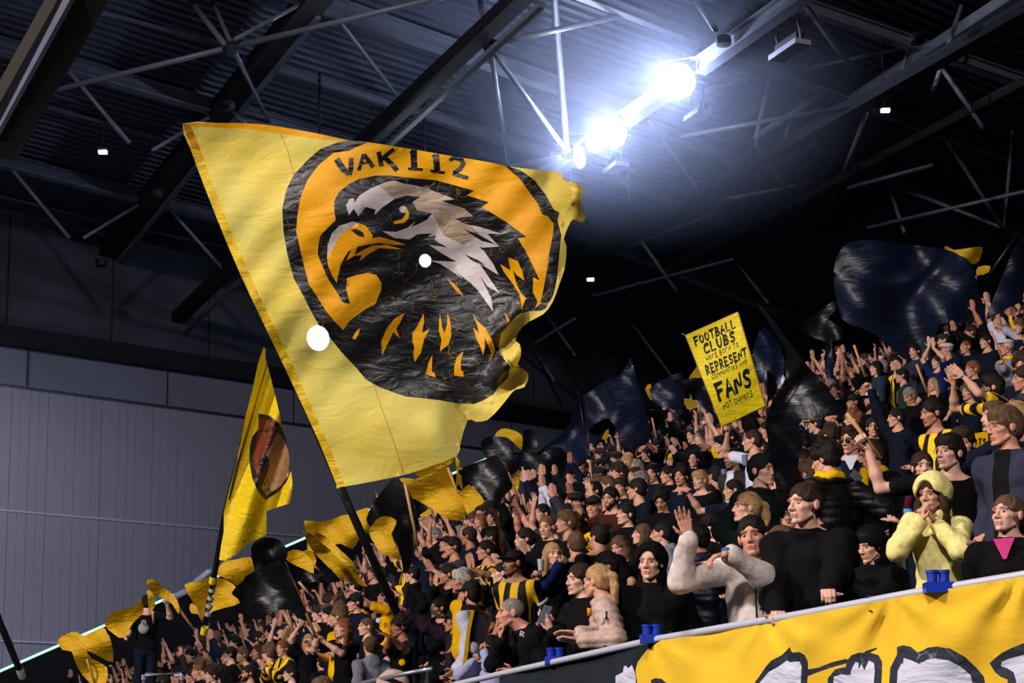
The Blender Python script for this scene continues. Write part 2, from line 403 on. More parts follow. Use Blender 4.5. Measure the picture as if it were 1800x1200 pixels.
def make_body(spec, h, hh, full=True):
    """one continuous skin surface: head, neck, shoulders, arms, hands"""
    J = skeleton(spec); solve_arms(spec, J)
    C = J['head']; R = rotm(spec.get('hy', 0), spec.get('hp', 0), spec.get('hr', 0)); J['C'] = C; J['R'] = R
    P = np.array([J[k] for k in ('head', 'neck', 'chest', 'sh_r', 'sh_l', 'el_r', 'el_l', 'wr_r', 'wr_l')]+[J['wr_r']+J['D_r']*.15, J['wr_l']+J['D_l']*.15])
    lo, hi = P.min(0)-.14, P.max(0)+.14; lo[2] = min(lo[2], -.02)
    fine = [(C+R@np.array([0, -.03, -.01]), .125, hh)]
    for n in 'rl': fine.append((J['wr_'+n]+J['D_'+n]*.08, .105, (h+hh)*.5 if hh < h else h))
    f = Field(lo, hi, h, fine); f.k = {'body': .012, 'head': .0045, 'hand_r': .003, 'hand_l': .003}
    mo = spec.get('mouth', 0.)
    head_prims(f, C, R, 'head', mo, spec.get('fw', 1.))
    nb = J['neck']; f.cone('body', C+R@np.array([0, .02, -.06]), nb, .052*(.5+.5*spec.get('wide', 1.)), .06*(.5+.5*spec.get('wide', 1.)))
    B = J['B']; w = spec.get('wide', 1.)
    f.ell('body', J['chest'], (.12*w, .075, .15), B); f.ell('body', J['belly'], (.11*w, .08, .16), B)
    fat = spec.get('fat', 1.)
    for n in 'rl':
        f.cone('body', nb+(J['sh_'+n]-nb)*.12+B@np.array([0, 0, .012]), J['sh_'+n], .05, .043); f.cone('body', J['sh_'+n], J['el_'+n], .044*fat, .036*fat)
        m = J['el_'+n]+(J['wr_'+n]-J['el_'+n])*.35
        f.chain('body', [J['el_'+n], m, J['wr_'+n]], [.035*fat, .038*fat, .025])
        hand(f, 'hand_'+n, J['wr_'+n], J['D_'+n], J['N_'+n], 1 if n == 'l' else -1, J['S_'+n], r=.0088 if hh < .007 else .0105, sc=spec.get('hs', 1.))
    f.solve(); head_cuts(f, C, R, mo)
    V, Q = f.mesh()
    t = head_tint(V, C, R, spec.get('stubble', 0.), mouth=mo)
    return V, Q, t, J
def make_top(spec, J, h, kind='tee'):
    """tee / jumper / jacket / puffer / hoodie / coat"""
    B = J['B']; w = spec.get('wide', 1.); ex = {'tee': .016, 'jumper': .024, 'hoodie': .03, 'jacket': .032, 'puffer': .042, 'coat': .036}[kind]
    P = np.array([J[k] for k in ('neck', 'chest', 'sh_r', 'sh_l', 'el_r', 'el_l', 'wr_r', 'wr_l')])
    lo, hi = P.min(0)-.13, P.max(0)+.1; lo[2] = min(lo[2], -.16); lo = np.minimum(lo, [-.26*w, -.24, 9]); hi = np.maximum(hi, [.26*w, .22, -9])
    f = Field(lo, hi, h); f.k = {'b': .014}
    sh = J['B']@np.array([0, .01, .34]); hipw = (.148*w, .105, .12)
    f.ell('b', sh, (.142*w+ex, .088+ex, .185), B); f.ell('b', J['B']@np.array([0, 0, .19]), (.128*w+ex, .092+ex, .17), B)
    f.ell('b', (0, .005, .02), (hipw[0]+ex, hipw[1]+ex, .16)); 
    if spec.get('belly_'): f.ell('b', J['belly']+np.array([0, -.05, 0]), (.13, .1, .14), B)
    nb = J['neck']
    fat = spec.get('fat', 1.)
    for n in 'rl':
        S, E, W = J['sh_'+n], J['el_'+n], J['wr_'+n]
        f.cone('b', nb+(S-nb)*.3-np.array([0, 0, .02]), S, .036+ex*.6, .05+ex)
        if kind == 'tee' and not spec.get('long'):
            f.cone('b', S, S+(E-S)*.62, .05+ex, .05*fat+ex)
        elif spec.get('vest'): pass
        else:
            f.chain('b', [S, E, E+(W-E)*.88], [.05*fat+ex, .043*fat+ex, .031+ex*.7])
            f.cone('b', E+(W-E)*.9, E+(W-E)*.95, .031+ex*.4, .030+ex*.35)
    if kind in ('hoodie', 'jacket', 'coat', 'puffer'):
        a = 12
        ring = [nb+B@np.array([math.sin(2*math.pi*i/a)*.07, -math.cos(2*math.pi*i/a)*.075+.005, .0+.028*math.sin(0)]) for i in range(a+1)]
        for i in range(a): f.cone('b', ring[i], ring[i+1], .019 if kind != 'puffer' else .026)
    if kind == 'hoodie' and not spec.get('hood'):
        f.ell('b', nb+B@np.array([0, .085, -.03]), (.1, .05, .085), B)
    f.solve()
    top = nb+B@np.array([0, -.01, .05])
    f.sub(top, (.058, .06, .05) if kind != 'tee' else (.066, .066, .055), B, .008)
    z0 = -.12
    f.half((0, 0, -1), .10 if kind != 'coat' else .14)
    sd = spec.get('seed', 1)*1.7
    if kind == 'puffer':
        f.disp(lambda x, y, z: -.008*np.abs(np.sin(z*52+.5*np.sin(x*9)))+.004)
    amp = {'tee': .005, 'jumper': .006, 'hoodie': .008, 'jacket': .008, 'puffer': .003, 'coat': .007}[kind]
    f.disp(lambda x, y, z: amp*wob(x+z*.4, y, z-x*.5, 26, sd)+amp*.6*wob(x, y, z, 58, sd+1))
    V, Q = f.mesh()
    return V, Q, J
_legs = None
def legs_mesh():
    global _legs
    if _legs: return _legs
    f = Field((-.25, -.2, -.97), (.25, .16, .08), .02); f.k = {'b': .012}
    f.ell('b', (0, .01, -.02), (.155, .11, .1))
    for s in (-1, 1): f.chain('b', [(s*.085, 0, -.05), (s*.095, -.01, -.45), (s*.1, .01, -.87)], [.095, .07, .055])
    f.solve(); f.disp(lambda x, y, z: .006*wob(x, y, z, 30)); V, Q = f.mesh(); a = newmesh('trousers', V, Q)
    f = Field((-.1, -.24, -.96), (.1, .1, -.8), .016); f.k = {'b': .008}
    f.cone('b', (0, .02, -.885), (.01, -.14, -.895), .042, .036)
    f.solve(); f.half((0, 0, -1), .928); V, Q = f.mesh(); b = newmesh('shoe', V, Q)
    _legs = (a, b); return _legs
# ---- hair and headwear, modelled once in the head frame
HAIRM = {}
def hair_mesh(style, h=.006):
    key = (style, h)
    if key in HAIRM: return HAIRM[key]
    f = Field((-.17, -.2, -.34 if style in ('long', 'wavy', 'pony', 'bun', 'hood', 'hoodf') else -.14), (.17, .24, .19), h); f.k = {'h': .010}
    o = dict(c=(0, .02, .045), r=(.083, .1, .088))
    st = style
    if st in ('short', 'quiff', 'curly', 'crop', 'fringe', 'long', 'wavy', 'pony', 'bun'):
        r = {'crop': (.079, .097, .085), 'curly': (.096, .112, .102)}.get(st, (.086, .104, .094))
        f.ell('h', (0, .02, .045), r); f.ell('h', (0, .055, -.01), (r[0]*.92, .062, .075))
        if st == 'quiff': f.ell('h', (0, -.05, .1), (.055, .042, .024)); f.ell('h', (.01, .0, .108), (.058, .07, .022))
        if st == 'fringe':
            f.ell('h', (0, -.055, .085), (.066, .045, .035)); f.ell('h', (0, 0, .08), (.085, .09, .06))
        if st == 'curly':
            rr = random.Random(3)
            for i in range(34):
                a = rr.uniform(0, 6.28); e = rr.uniform(-.15, 1.4); f.ell('h', (.088*math.cos(e)*math.cos(a), .02+.1*math.cos(e)*math.sin(a), .05+.095*math.sin(e)), (.02, .02, .02))
        if st in ('long', 'wavy'):
            for s in (-1, 1):
                wv = .014 if st == 'wavy' else .0
                for q, yy in ((.072, .0), (.062, .045), (.03, .08)):
                    pts = [(s*q, yy, .03), (s*(q+.014+wv), yy-.004, -.06), (s*(q+.012), yy+.004, -.14), (s*(q+.02+wv), yy-.01, -.21), (s*(q+.006), yy-.02, -.28)]
                    f.chain('h', pts, [.03, .03, .028, .026, .012])
        if st == 'pony':
            f.chain('h', [(0, .105, .05), (0, .15, .03), (.005, .165, -.06), (0, .15, -.17), (.0, .14, -.24)], [.022, .028, .032, .026, .01])
        if st == 'bun': f.ell('h', (0, .125, .01), (.035, .032, .035))
        f.solve()
        if st in ('short', 'quiff', 'curly', 'crop', 'bun', 'pony'):
            f.sub((0, -.135, -.03), (.075, .1, .115), None, .012)
            for s in (-1, 1): f.sub((s*.085, -.02, -.045), (.03, .05, .06), None, .01)
            if st not in ('pony',): f.half((0, -.3, -1), .062)
            else: f.d = np.maximum(f.d, np.where(f.pts([(0, q) for q in f.shape])[1] > .1, -1, -f.pts([(0, q) for q in f.shape])[2]-.065))
        elif st == 'fringe':
            f.sub((0, -.14, -.055), (.072, .1, .1), None, .01)
            for s in (-1, 1): f.sub((s*.085, -.02, -.055), (.03, .045, .05), None, .01)
            f.half((0, -.3, -1), .062)
        else:
            f.sub((0, -.13, -.045), (.066, .095, .125), None, .012); f.sub((0, -.10, -.2), (.075, .1, .12), None, .01)
        a = {'curly': .007, 'crop': .0014, 'wavy': .006}.get(st, .0042)
        f.disp(lambda x, y, z: a*.9*wob(x*1.6, y*.6, z*.6, 75, 2.)+a*.7*wob(x*1.5, y*.6, z*.6, 170, 1.))
    elif st == 'buzz':
        f.ell('h', (0, .019, .038), (.0755, .0945, .0845)); f.solve()
        f.sub((0, -.14, -.03), (.08, .1, .12), None, .01)
        for s in (-1, 1): f.sub((s*.085, -.02, -.045), (.03, .045, .055), None, .01)
        f.half((0, -.3, -1), .06)
    elif st in ('hood', 'hoodf'):
        f.ell('h', (0, .03, .035), (.108, .125, .12)); f.ell('h', (0, .035, -.09), (.098, .1, .11)); f.ell('h', (0, .03, -.185), (.115, .095, .05))
        f.solve(); f.sub((0, -.15, -.025), (.074, .17, .122), None, .01); f.sub((0, .0, -.02), (.086, .1, .105), None, .01)
        f.sub((0, -.04, -.2), (.066, .08, .14), None, .01)
        f.disp(lambda x, y, z: .005*wob(x, y, z, 34, 2.)+.002*wob(x, y, z, 80, 1.))
    elif st == 'cap':
        f.ell('h', (0, .018, .058), (.083, .102, .078)); f.cone('h', (0, .018, .136), (0, .018, .138), .006); f.solve(); f.half((0, .12, -1), -.042)
    elif st == 'brim':
        f.ell('h', (0, -.105, .047), (.072, .075, .011)); f.solve(); f.sub((0, .02, .04), (.078, .095, .08)); f.half((0, 1, 0), -.06)
    elif st == 'flatcap':
        f.ell('h', (0, .01, .078), (.09, .115, .05)); f.ell('h', (0, -.085, .06), (.065, .05, .014)); f.solve(); f.half((0, -.12, -1), -.045)
    elif st == 'beanie':
        f.ell('h', (0, .02, .06), (.088, .105, .09)); f.solve(); f.half((0, .1, -1), -.03)
    V, Q = f.mesh()
    me = newmesh('hair_'+style, V, Q); HAIRM[key] = me
    return me
_eye = None
def eye_mesh():
    global _eye
    if _eye: return _eye
    V = []; Q = []; mi = []; n = 12; m = 9; r = .0125
    for s in (0,):
        o = len(V)
        for i in range(m+1):
            th = math.pi*i/m
            for k in range(n):
                a = 2*math.pi*k/n; V.append((r*math.sin(th)*math.cos(a), -.0698-r*math.cos(th), .003+r*math.sin(th)*math.sin(a)))
        for i in range(m):
            for k in range(n):
                Q.append((o+i*n+k, o+i*n+(k+1) % n, o+(i+1)*n+(k+1) % n, o+(i+1)*n+k)); mi.append(1 if i < 2 else 0)
    _eye = newmesh('eye', V, np.array(Q), mi, mats=(mat('eye_white', rgb('#8f857e'), .3, spec=.5), mat('eye_iris', rgb('#1d140f'), .2, spec=.6)))
    return _eye
_gl = {}
def glasses_mesh(kind):
    if kind in _gl: return _gl[kind]
    b = MB(); r = .0013 if kind != 'sun' else .002
    for s in (-1, 1):
        pts = [(s*.031+.021*math.cos(a)*1.05, -.104+.004*abs(math.cos(a)), .002+.017*math.sin(a)) for a in np.linspace(0, 2*math.pi, 15)]
        b.tube(pts, r, 5, False); b.tube([(s*.053, -.1, .008), (s*.079, -.02, .008), (s*.082, .02, .0)], r, 5, False)
        if kind == 'sun':
            b.lathe((s*.031, -.101, .002), [(.0001, 0), (.019, .001), (.019, .003), (.0001, .004)], 14, (0, -1, 0))
    b.tube([(-.011, -.105, .006), (0, -.108, .009), (.011, -.105, .006)], r, 5, False)
    _gl[kind] = b.mesh('glasses', True); return _gl[kind]
def mat_from_frame(C, R, base=None):
    m = Matrix([[R[0][0], R[0][1], R[0][2], C[0]], [R[1][0], R[1][1], R[1][2], C[1]], [R[2][0], R[2][1], R[2][2], C[2]], [0, 0, 0, 1]])
    return m
# ---------------------------------------------------------------- terrace geometry
PA, PB, PC = -1.345, .360, .177          # plane through the spectators' heads
SL = math.hypot(PB, PC); GX, GY = PB/SL, PC/SL; ROW = .8
FOFF = -1.62
def sink(x): return .85*min(1, max(0, (-x-1.2)/3.0))      # the terrace dips towards the corner at the left
def head_z(x, y): return PA+PB*x+PC*y-sink(x)
def floor_z(x, y):
    r = math.floor((x*GX+y*GY)/ROW); return PA+FOFF+SL*ROW*(r+.5)-sink(x)
CLOTH = {'black': '#08080a', 'navy': '#0d1424', 'cream': '#cdbfb6', 'paleyellow': '#e6d98a', 'beige': '#b49a8c', 'grey': '#7d7f8c', 'darkgrey': '#2c2f38', 'white': '#c9cbe0', 'lavender': '#aeb0dc', 'yellow': '#e6b400', 'gold': '#e8a400', 'olive': '#2b2c26', 'green': '#16382f', 'darkgreen': '#0e191b', 'brown': '#3a2014', 'purple': '#2b1f2b', 'blue': '#101f55', 'slate': '#2c3040', 'pink': '#c23a78', 'maroon': '#4a0f22', 'lightblue': '#4a9bd0', 'teal': '#14566a', 'red': '#8a1c1c'}
def clothmat(c, kind='tee'):
    if c.startswith('stripe'): return stripemat(c)
    if c.startswith('open_'): return openmat(c)
    sat = kind == 'puffer'
    return mat('cloth_%s_%s' % (c, 'shell' if sat else 'knit'), rgb(CLOTH[c]), .5 if sat else .88, .55, 22, .35 if sat else .12, var=.18, vscale=30, bdist=.012)
def openmat(c):                 # open jacket: the shirt shows in a band down the front
    if c in MATS: return MATS[c]
    a, b2 = c[5:].split('_'); m = mat(c, rgb(CLOTH[a]), .85, .5, 22, .15, bdist=.012); nt = m.node_tree; N = nt.nodes.new; L = nt.links.new
    tc = N('ShaderNodeTexCoord'); sx = N('ShaderNodeSeparateXYZ'); L(tc.outputs['Object'], sx.inputs[0])
    ab = N('ShaderNodeMath'); ab.operation = 'ABSOLUTE'; L(sx.outputs[0], ab.inputs[0]); lt = N('ShaderNodeMath'); lt.operation = 'LESS_THAN'; lt.inputs[1].default_value = .055; L(ab.outputs[0], lt.inputs[0])
    ly = N('ShaderNodeMath'); ly.operation = 'LESS_THAN'; ly.inputs[1].default_value = -.03; L(sx.outputs[1], ly.inputs[0]); mu = N('ShaderNodeMath'); mu.operation = 'MULTIPLY'; L(lt.outputs[0], mu.inputs[0]); L(ly.outputs[0], mu.inputs[1])
    mx = N('ShaderNodeMix'); mx.data_type = 'RGBA'; mx.inputs[6].default_value = (*rgb(CLOTH[a]), 1); mx.inputs[7].default_value = (*rgb(CLOTH[b2]), 1); L(mu.outputs[0], mx.inputs[0]); L(mx.outputs[2], nt.nodes['Principled BSDF'].inputs['Base Color'])
    return m
def stripemat(c):
    if c in MATS: return MATS[c]
    m = mat(c, (.8, .5, .02), .7, .3, 60, .25); nt = m.node_tree; N = nt.nodes.new; b = nt.nodes['Principled BSDF']
    tc = N('ShaderNodeTexCoord'); sx = N('ShaderNodeSeparateXYZ'); nt.links.new(tc.outputs['Object'], sx.inputs[0])
    fr = {'stripe': 9.5, 'stripewide': 6.2, 'stripefine': 15}.get(c, 9)
    mu = N('ShaderNodeMath'); mu.operation = 'MULTIPLY_ADD'; mu.inputs[1].default_value = fr; mu.inputs[2].default_value = .25 if c != 'stripewide' else .0
    nt.links.new(sx.outputs[0], mu.inputs[0]); f = N('ShaderNodeMath'); f.operation = 'FRACT'; nt.links.new(mu.outputs[0], f.inputs[0])
    g = N('ShaderNodeMath'); g.operation = 'GREATER_THAN'; g.inputs[1].default_value = .5; nt.links.new(f.outputs[0], g.inputs[0])
    mx = N('ShaderNodeMix'); mx.data_type = 'RGBA'; mx.inputs[6].default_value = (*rgb('#efc11c'), 1); mx.inputs[7].default_value = (*rgb('#0c0c0e'), 1)
    nt.links.new(g.outputs[0], mx.inputs[0]); nt.links.new(mx.outputs[2], b.inputs['Base Color'])
    return m
def capmat(c): return mat('cap_'+c, rgb({'black': '#0e0f12', 'white': '#c8c4be', 'navy': '#101523', 'orange': '#e59a10', 'yellow': '#eac321', 'grey': '#55565c'}[c]), .8, .2, 90)
PEOPLE = []                     # (label, root, head px, depth, O)
SKN = 0
TOPNAME = {'tee': 'shirt', 'jumper': 'jumper', 'hoodie': 'hooded_sweatshirt', 'jacket': 'jacket', 'puffer': 'puffer_jacket', 'coat': 'coat'}
def head_extras(root, F4, hair, hc, kw, h, s=1.):
    """hair, headwear, eyes, glasses placed in the head frame F4 (4x4, root frame)"""
    def put(name, me, m=None):
        o = link(name, me, root, m); o.matrix_local = F4 @ Matrix.Scale(s, 4); return o
    hh = .0055 if h >= 45 else (.008 if h >= 29 else .011)
    if hair and hair not in ('bald',): put('hair', hair_mesh(hair, hh), hairmat(hc))
    if h >= 20:
        for e in (-1, 1):
            o = put('eye', eye_mesh()); o.matrix_local = F4 @ Matrix.Scale(s, 4) @ Matrix.Translation((e*.0315, 0, 0))
    if kw.get('hood'): o = put('hood', hair_mesh('hood', hh), clothmat(kw['hood'], 'hoodie')); o.matrix_local = F4 @ Matrix.Scale(s*kw.get('hoodsize', 1.06), 4)
    if kw.get('cap'):
        c = capmat(kw['cap']); put('cap', hair_mesh('cap', hh), c); put('cap_visor', hair_mesh('brim', hh*.8), capmat('black') if kw['cap'] == 'white' else c)
    if kw.get('flatcap'): put('flat_cap', hair_mesh('flatcap', hh), capmat(kw['flatcap']))
    if kw.get('beanie'): put('knitted_hat', hair_mesh('beanie', hh), capmat(kw['beanie']))
    if kw.get('glasses'):
        me = glasses_mesh(kw['glasses']); put('glasses', me, mat('glasses_frame', rgb('#181416'), .3, spec=.6) if kw['glasses'] != 'wire' else mat('glasses_wire', rgb('#6a5560'), .25, metal=.6))
    if kw.get('glasses_up'):
        o = put('sunglasses', glasses_mesh('sun'), mat('glasses_frame', rgb('#181416'), .3, spec=.6))
        o.matrix_local = F4 @ Matrix.Translation((0, .035, .085)) @ Matrix.Rotation(math.radians(-28), 4, 'X')
    if kw.get('beard'):
        put('beard', beard_mesh(hh), hairmat(kw['beard']))
BEARD = {}
def beard_mesh(h):
    if h in BEARD: return BEARD[h]
    f = Field((-.1, -.16, -.17), (.1, .08, .04), h); f.k = {'h': .007}
    f.ell('h', (0, -.036, -.068), (.053, .056, .05)); f.cone('h', (0, -.08, -.105), (0, -.075, -.112), .02)
    for s in (-1, 1): f.cone('h', (s*.066, -.005, -.01), (s*.056, -.02, -.06), .011, .014)
    f.solve(); f.sub((0, -.1, -.06), (.024, .05, .018), None, .004); f.sub((0, -.1, .0), (.06, .075, .046), None, .006)
    f.disp(lambda x, y, z: .002*wob(x, y, z, 200)); V, Q = f.mesh(); BEARD[h] = newmesh('beard', V, Q); return BEARD[h]
def person(label, px, py, h, hy, by, hair, hc, kind, tc, group=None, **kw):
    global SKN
    s = kw.get('s', 1.); Rz = np.array(Matrix.Rotation(math.radians(-by), 3, 'Z'))
    spec = dict(kw); spec['hy'] = hy-by
    J = skeleton(spec); best = None
    for q in ([0.] if 'd' in kw else np.arange(-.15, .13, .01)):     # stature and distance trade off; stand on the floor, clear of the neighbours
        s_ = kw.get('s', 1.)+q; d_ = kw.get('d', 822*s_/h); O_ = at(px, py, d_)-s_*(Rz@J['head']); hip = (O_[2]-floor_z(O_[0], O_[1]))/s_
        c_ = abs(q)*1.2+max(0, abs(hip-.9)-.12)*1.2+sum(max(0, .45-math.hypot(O_[0]-e[4][0], O_[1]-e[4][1]))*5 for e in PEOPLE)
        if best is None or c_ < best[0]: best = (c_, s_, d_, O_)
    s, d, O = best[1:]; H = at(px, py, d)
    for n in 'rl':
        t = kw.get(n)
        if t is not None:
            tx, ty = t[0], t[1]; S = O+s*(Rz@J['sh_'+n])
            if len(t) > 2: T = at(tx, ty, d+t[2])
            else:                       # deepest natural reach along the bearing, on the near side
                ray = at(tx, ty, 1.); rn = ray/np.linalg.norm(ray); tt = S@rn; perp = np.linalg.norm(S-rn*tt); R = .50*s
                T = rn*(tt-math.sqrt(max(R*R-perp*perp, 0)))
            spec['t'+n] = (Rz.T@(T-O))/s
            if (spec['t'+n]-J['sh_'+n])[2] > .1: spec['up_'+n] = 1.
            spec['arm'] = max(spec.get('arm', 1.), min(1.12, (np.linalg.norm(spec['t'+n]-J['sh_'+n])-.07)/.53))
        if kw.get('n'+n) is not None: spec['n'+n] = Rz.T@np.array(kw['n'+n], float)
        if kw.get('d'+n) is not None: spec['d'+n] = Rz.T@np.array(kw['d'+n], float)
    if h >= 45: vb, vh, vt = .009, .0042, .0095
    elif h >= 32: vb, vh, vt = .012, .0065, .013
    else: vb, vh, vt = .015, .009, .017
    V, Q, tint, J = make_body(spec, vb, vh)
    fz = floor_z(O[0], O[1])
    if px > 600 and d < rail_d(px)+1.25: fz = max(fz, min(at(px, rail_y(px), rail_d(px))[2]-1.10, O[2]-.62*s))   # front walkway
    hip = (O[2]-fz)/s; hip = min(max(hip, .62), 1.08)
    root = empty('person', (O[0], O[1], O[2]-hip*s), math.radians(-by)); root.scale = (s, s, s)
    tag(root, label, 'person', group)
    sk = kw.get('skin'); 
    if sk is None: SKN = (SKN*7+3) % 11; sk = (0, 2, 0, 1, 5, 2, 0, 1, 2, 5, 0)[SKN]
    up = np.array([0, 0, hip])
    me = newmesh('body', V+up, Q, tint=tint); link('body', me, root, skinmat(sk))
    V, Q, J = make_top(spec, J, vt, kind)
    link(TOPNAME[kind], newmesh(TOPNAME[kind], V+up, Q), root, clothmat(tc, kind))
    la, lb = legs_mesh(); z = hip/.93
    link('trousers', la, root, clothmat(kw.get('trousers', 'navy')), (0, 0, hip), None, (1, 1, z)); 
    for e in (-1, 1): link('shoe', lb, root, mat('shoe', rgb('#1a1a1c'), .6), (e*.1, 0, hip), None, (1, 1, z))
    F4 = mat_from_frame(J['C']+up, J['R'])
    head_extras(root, F4, hair, hc, kw, h)
    J['up'] = up; J['Rz'] = Rz; J['O'] = O; J['s'] = s; J['root'] = root
    PEOPLE.append((label, root, (px, py), d, O, h))
    return J
def wpt(J, p): return J['O']+J['s']*(J['Rz']@np.asarray(p))
def hand_w(J, n): return wpt(J, J['wr_'+n]+J['D_'+n]*.085)
# ---------------------------------------------------------------- setting
random.seed(3)
steel = mat('steel_painted', rgb('#5c616d'), .5, .15, 30, .4, var=.15, vscale=2)
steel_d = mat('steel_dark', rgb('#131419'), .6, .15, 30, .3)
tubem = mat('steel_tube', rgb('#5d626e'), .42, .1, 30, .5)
deckm = mat('roof_deck', rgb('#3b404e'), .5, .1, 8, .4, var=.25, vscale=.6)
conc = mat('concrete', rgb('#3f424d'), .9, .4, 3, .2, var=.3, vscale=.5)
UN, UCc = (0, .06, 1), 15.5+.06*35          # upper chord plane  z = 15.5-.06(y-35)
LC = UCc-1.9                                 # lower chord plane
def U(px, py): return on_plane(px, py, UN, UCc)
def Lw(px, py): return on_plane(px, py, UN, LC)
up_n = np.array(UN)/np.linalg.norm(UN)
# wall with vertical cladding
wa = math.radians(47); WD = np.array([math.sin(wa), math.cos(wa), 0]); WN = np.array([-math.cos(wa), math.sin(wa), 0])
W0 = at(200, 900, 52); WCc = float(W0@WN)
def Wp(px, py): return on_plane(px, py, WN, WCc)
def wall_box(name, s0, s1, z0, z1, t0, t1, m, parent=None):
    """s along the wall, t towards the camera"""
    b = MB(); c = lambda s, t, z: W0+WD*s-WN*t+np.array([0, 0, z-W0[2]])
    p = [c(s, t, z) for z in (z0, z1) for s, t in ((s0, t0), (s1, t0), (s1, t1), (s0, t1))]
    b.add(p, [(0, 1, 2, 3), (7, 6, 5, 4), (0, 4, 5, 1), (1, 5, 6, 2), (2, 6, 7, 3), (3, 7, 4, 0)])
    o = b.build(name, m, parent); return o
def ws(px, py): return float((Wp(px, py)-W0)@WD)
zp_top = Wp(150, 697)[2]; z_cor = Wp(150, 634)[2]
clad = mat('wall_cladding', rgb('#7d7d8c'), .75, .15, 4, .3, var=.12, vscale=.25)
wl = wall_box('wall_left', -30, 70, -8, z_cor+9, -1.2, -.5, conc); tag(wl, kind='structure')
s = -6.2; k = 0
pm = None
while s < 26:
    wdt = .262
    if pm is None:
        o = wall_box('cladding_panel', s, s+wdt-.012, -7, zp_top, -.06, .0, clad, wl); pm = o.data
        mz = [v.co.copy() for v in o.data.vertices]
    else:
        o = link('cladding_panel', pm, wl, clad, tuple(WD*(wdt*k)+(-WN)*random.uniform(-.006, .006)))
    s += wdt; k += 1
tag(wall_box('cladding_backing', -30, 60, -8, zp_top-.05, -.5, -.062, mat('joint_dark', rgb('#1a1a22'), .9), wl), kind=None)
corn = mat('cornice_sheet', rgb('#676a7a'), .8, .2, 3, .2, var=.15, vscale=.4)
wall_box('cornice', -30, 60, zp_top, z_cor, -.4, .25, corn, wl)
b = MB()
for sx in np.arange(-28, 58, 4.2):
    p0 = W0+WD*sx-WN*.26; b.beam((p0[0], p0[1], zp_top+.02), (p0[0], p0[1], z_cor-.02), .05, .03)
b.build('cornice_joints', mat('joint_dark', rgb('#1a1a22')), wl); bpy.data.objects['cornice_joints']['kind'] = 'stuff'
wall_box('gap_strip', -30, 60, z_cor, z_cor+.5, -.35, .55, mat('gap_shade', rgb('#121319'), .7), wl)  # dark strip, its colour stands in for the shaded gap above the cornice
wall_box('concrete_band', -30, 60, z_cor+.5, z_cor+4.6, -.45, -.2, conc, wl)
b = MB()
for sx in np.arange(-28, 58, 3.1):
    p0 = W0+WD*sx-WN*(-.19); b.beam((p0[0], p0[1], z_cor+.55), (p0[0], p0[1], z_cor+4.5), .06, .03)
o = b.build('band_joints', mat('joint_dark', rgb('#1a1a22')), wl); o['kind'] = 'stuff'
for (a, c_) in (((-5, 896), (640, 946)), ((-5, 1126), (130, 1128))):
    p, q = Wp(*a)-WN*.05, Wp(*c_)-WN*.05; q[2] = p[2]
    b = MB(); b.beam(p, q, .04, .05); b.build('cable_rail', mat('cable', rgb('#9a9aa8'), .5), wl)
# service pipe in front of the wall
# roof deck: corrugated sheet laid along the purlins
pdir = U(393, 180)-U(100, 97); pdir /= np.linalg.norm(pdir); pside = np.cross(up_n, pdir)
orig = U(700, 300)
def roof_deck():
    V = []; Q = []; n = 0; pitch = .30
    L0, L1 = -70, 75; prof = [(0, 0), (.35, 0), (.42, .09), (.93, .09)]
    ks = range(-130, 330); row = []
    for k in ks:
        for u, z in prof:
            c = orig+pside*(k*pitch+u*pitch)+up_n*(.1+z)
            V.append(c+pdir*L0); V.append(c+pdir*L1); row.append(n); n += 2
    for i in range(len(row)-1): Q.append((row[i], row[i]+1, row[i+1]+1, row[i+1]))
    me = newmesh('roof_deck', np.array(V), np.array(Q), smooth=False); return me
o = link('ceiling', roof_deck(), None, deckm); tag(o, kind='structure')
roof = o
# chords and purlins: (p, q, width m, plane)
def member(kind, a, c, w, mode, pl1=U, pl2=U, name='purlin', m=steel, off=0.):
    p, q = pl1(*a)-up_n*off, pl2(*c)-up_n*off
    d = (q-p)/np.linalg.norm(q-p); out_ = lambda v: v[0] < 1 or v[0] > 1799 or v[1] < 1
    if w > .13 and out_(a): p = p-d*9
    if w > .13 and out_(c): q = q+d*9
    b = MB()
    if mode == 'i': b.ibeam(p, q, w, w*1.3, .03, up_n)
    elif mode == 'b': b.beam(p, q, w, w*.8, up_n)
    else: b.tube([p, q], w/2, 8)
    return b.build(name, m, roof, smooth=(mode == 't'))
PUR = [((-10, 62), (640, 250), .40), ((0, 268), (520, 404), .40), ((-10, 423), (560, 520), .34), ((560, -14), (1120, 185), .42),
       ((430, 88), (760, 192), .2), ((740, 183), (1005, 272), .30), ((1000, 268), (1280, 380), .26), ((1075, -6), (1290, 78), .3), ((1280, 72), (1560, 178), .42), ((-10, 518), (640, 648), .2),
       ((860, 90), (1420, 320), .3), ((1420, 230), (1850, 420), .3), ((1020, 400), (1500, 590), .3), ((1370, -20), (1800, 130), .35), ((1500, 165), (1850, 290), .3)]
for a, c, w in PUR: member('p', a, c, w*.62, 'i', off=.2)
for a, c in (((50, 178), (325, 254)), ((-5, 342), (215, 397)), ((240, 400), (430, 440)), ((150, 14), (400, 78))): member('p', a, c, .07, 'b', name='deck_seam', off=.02)
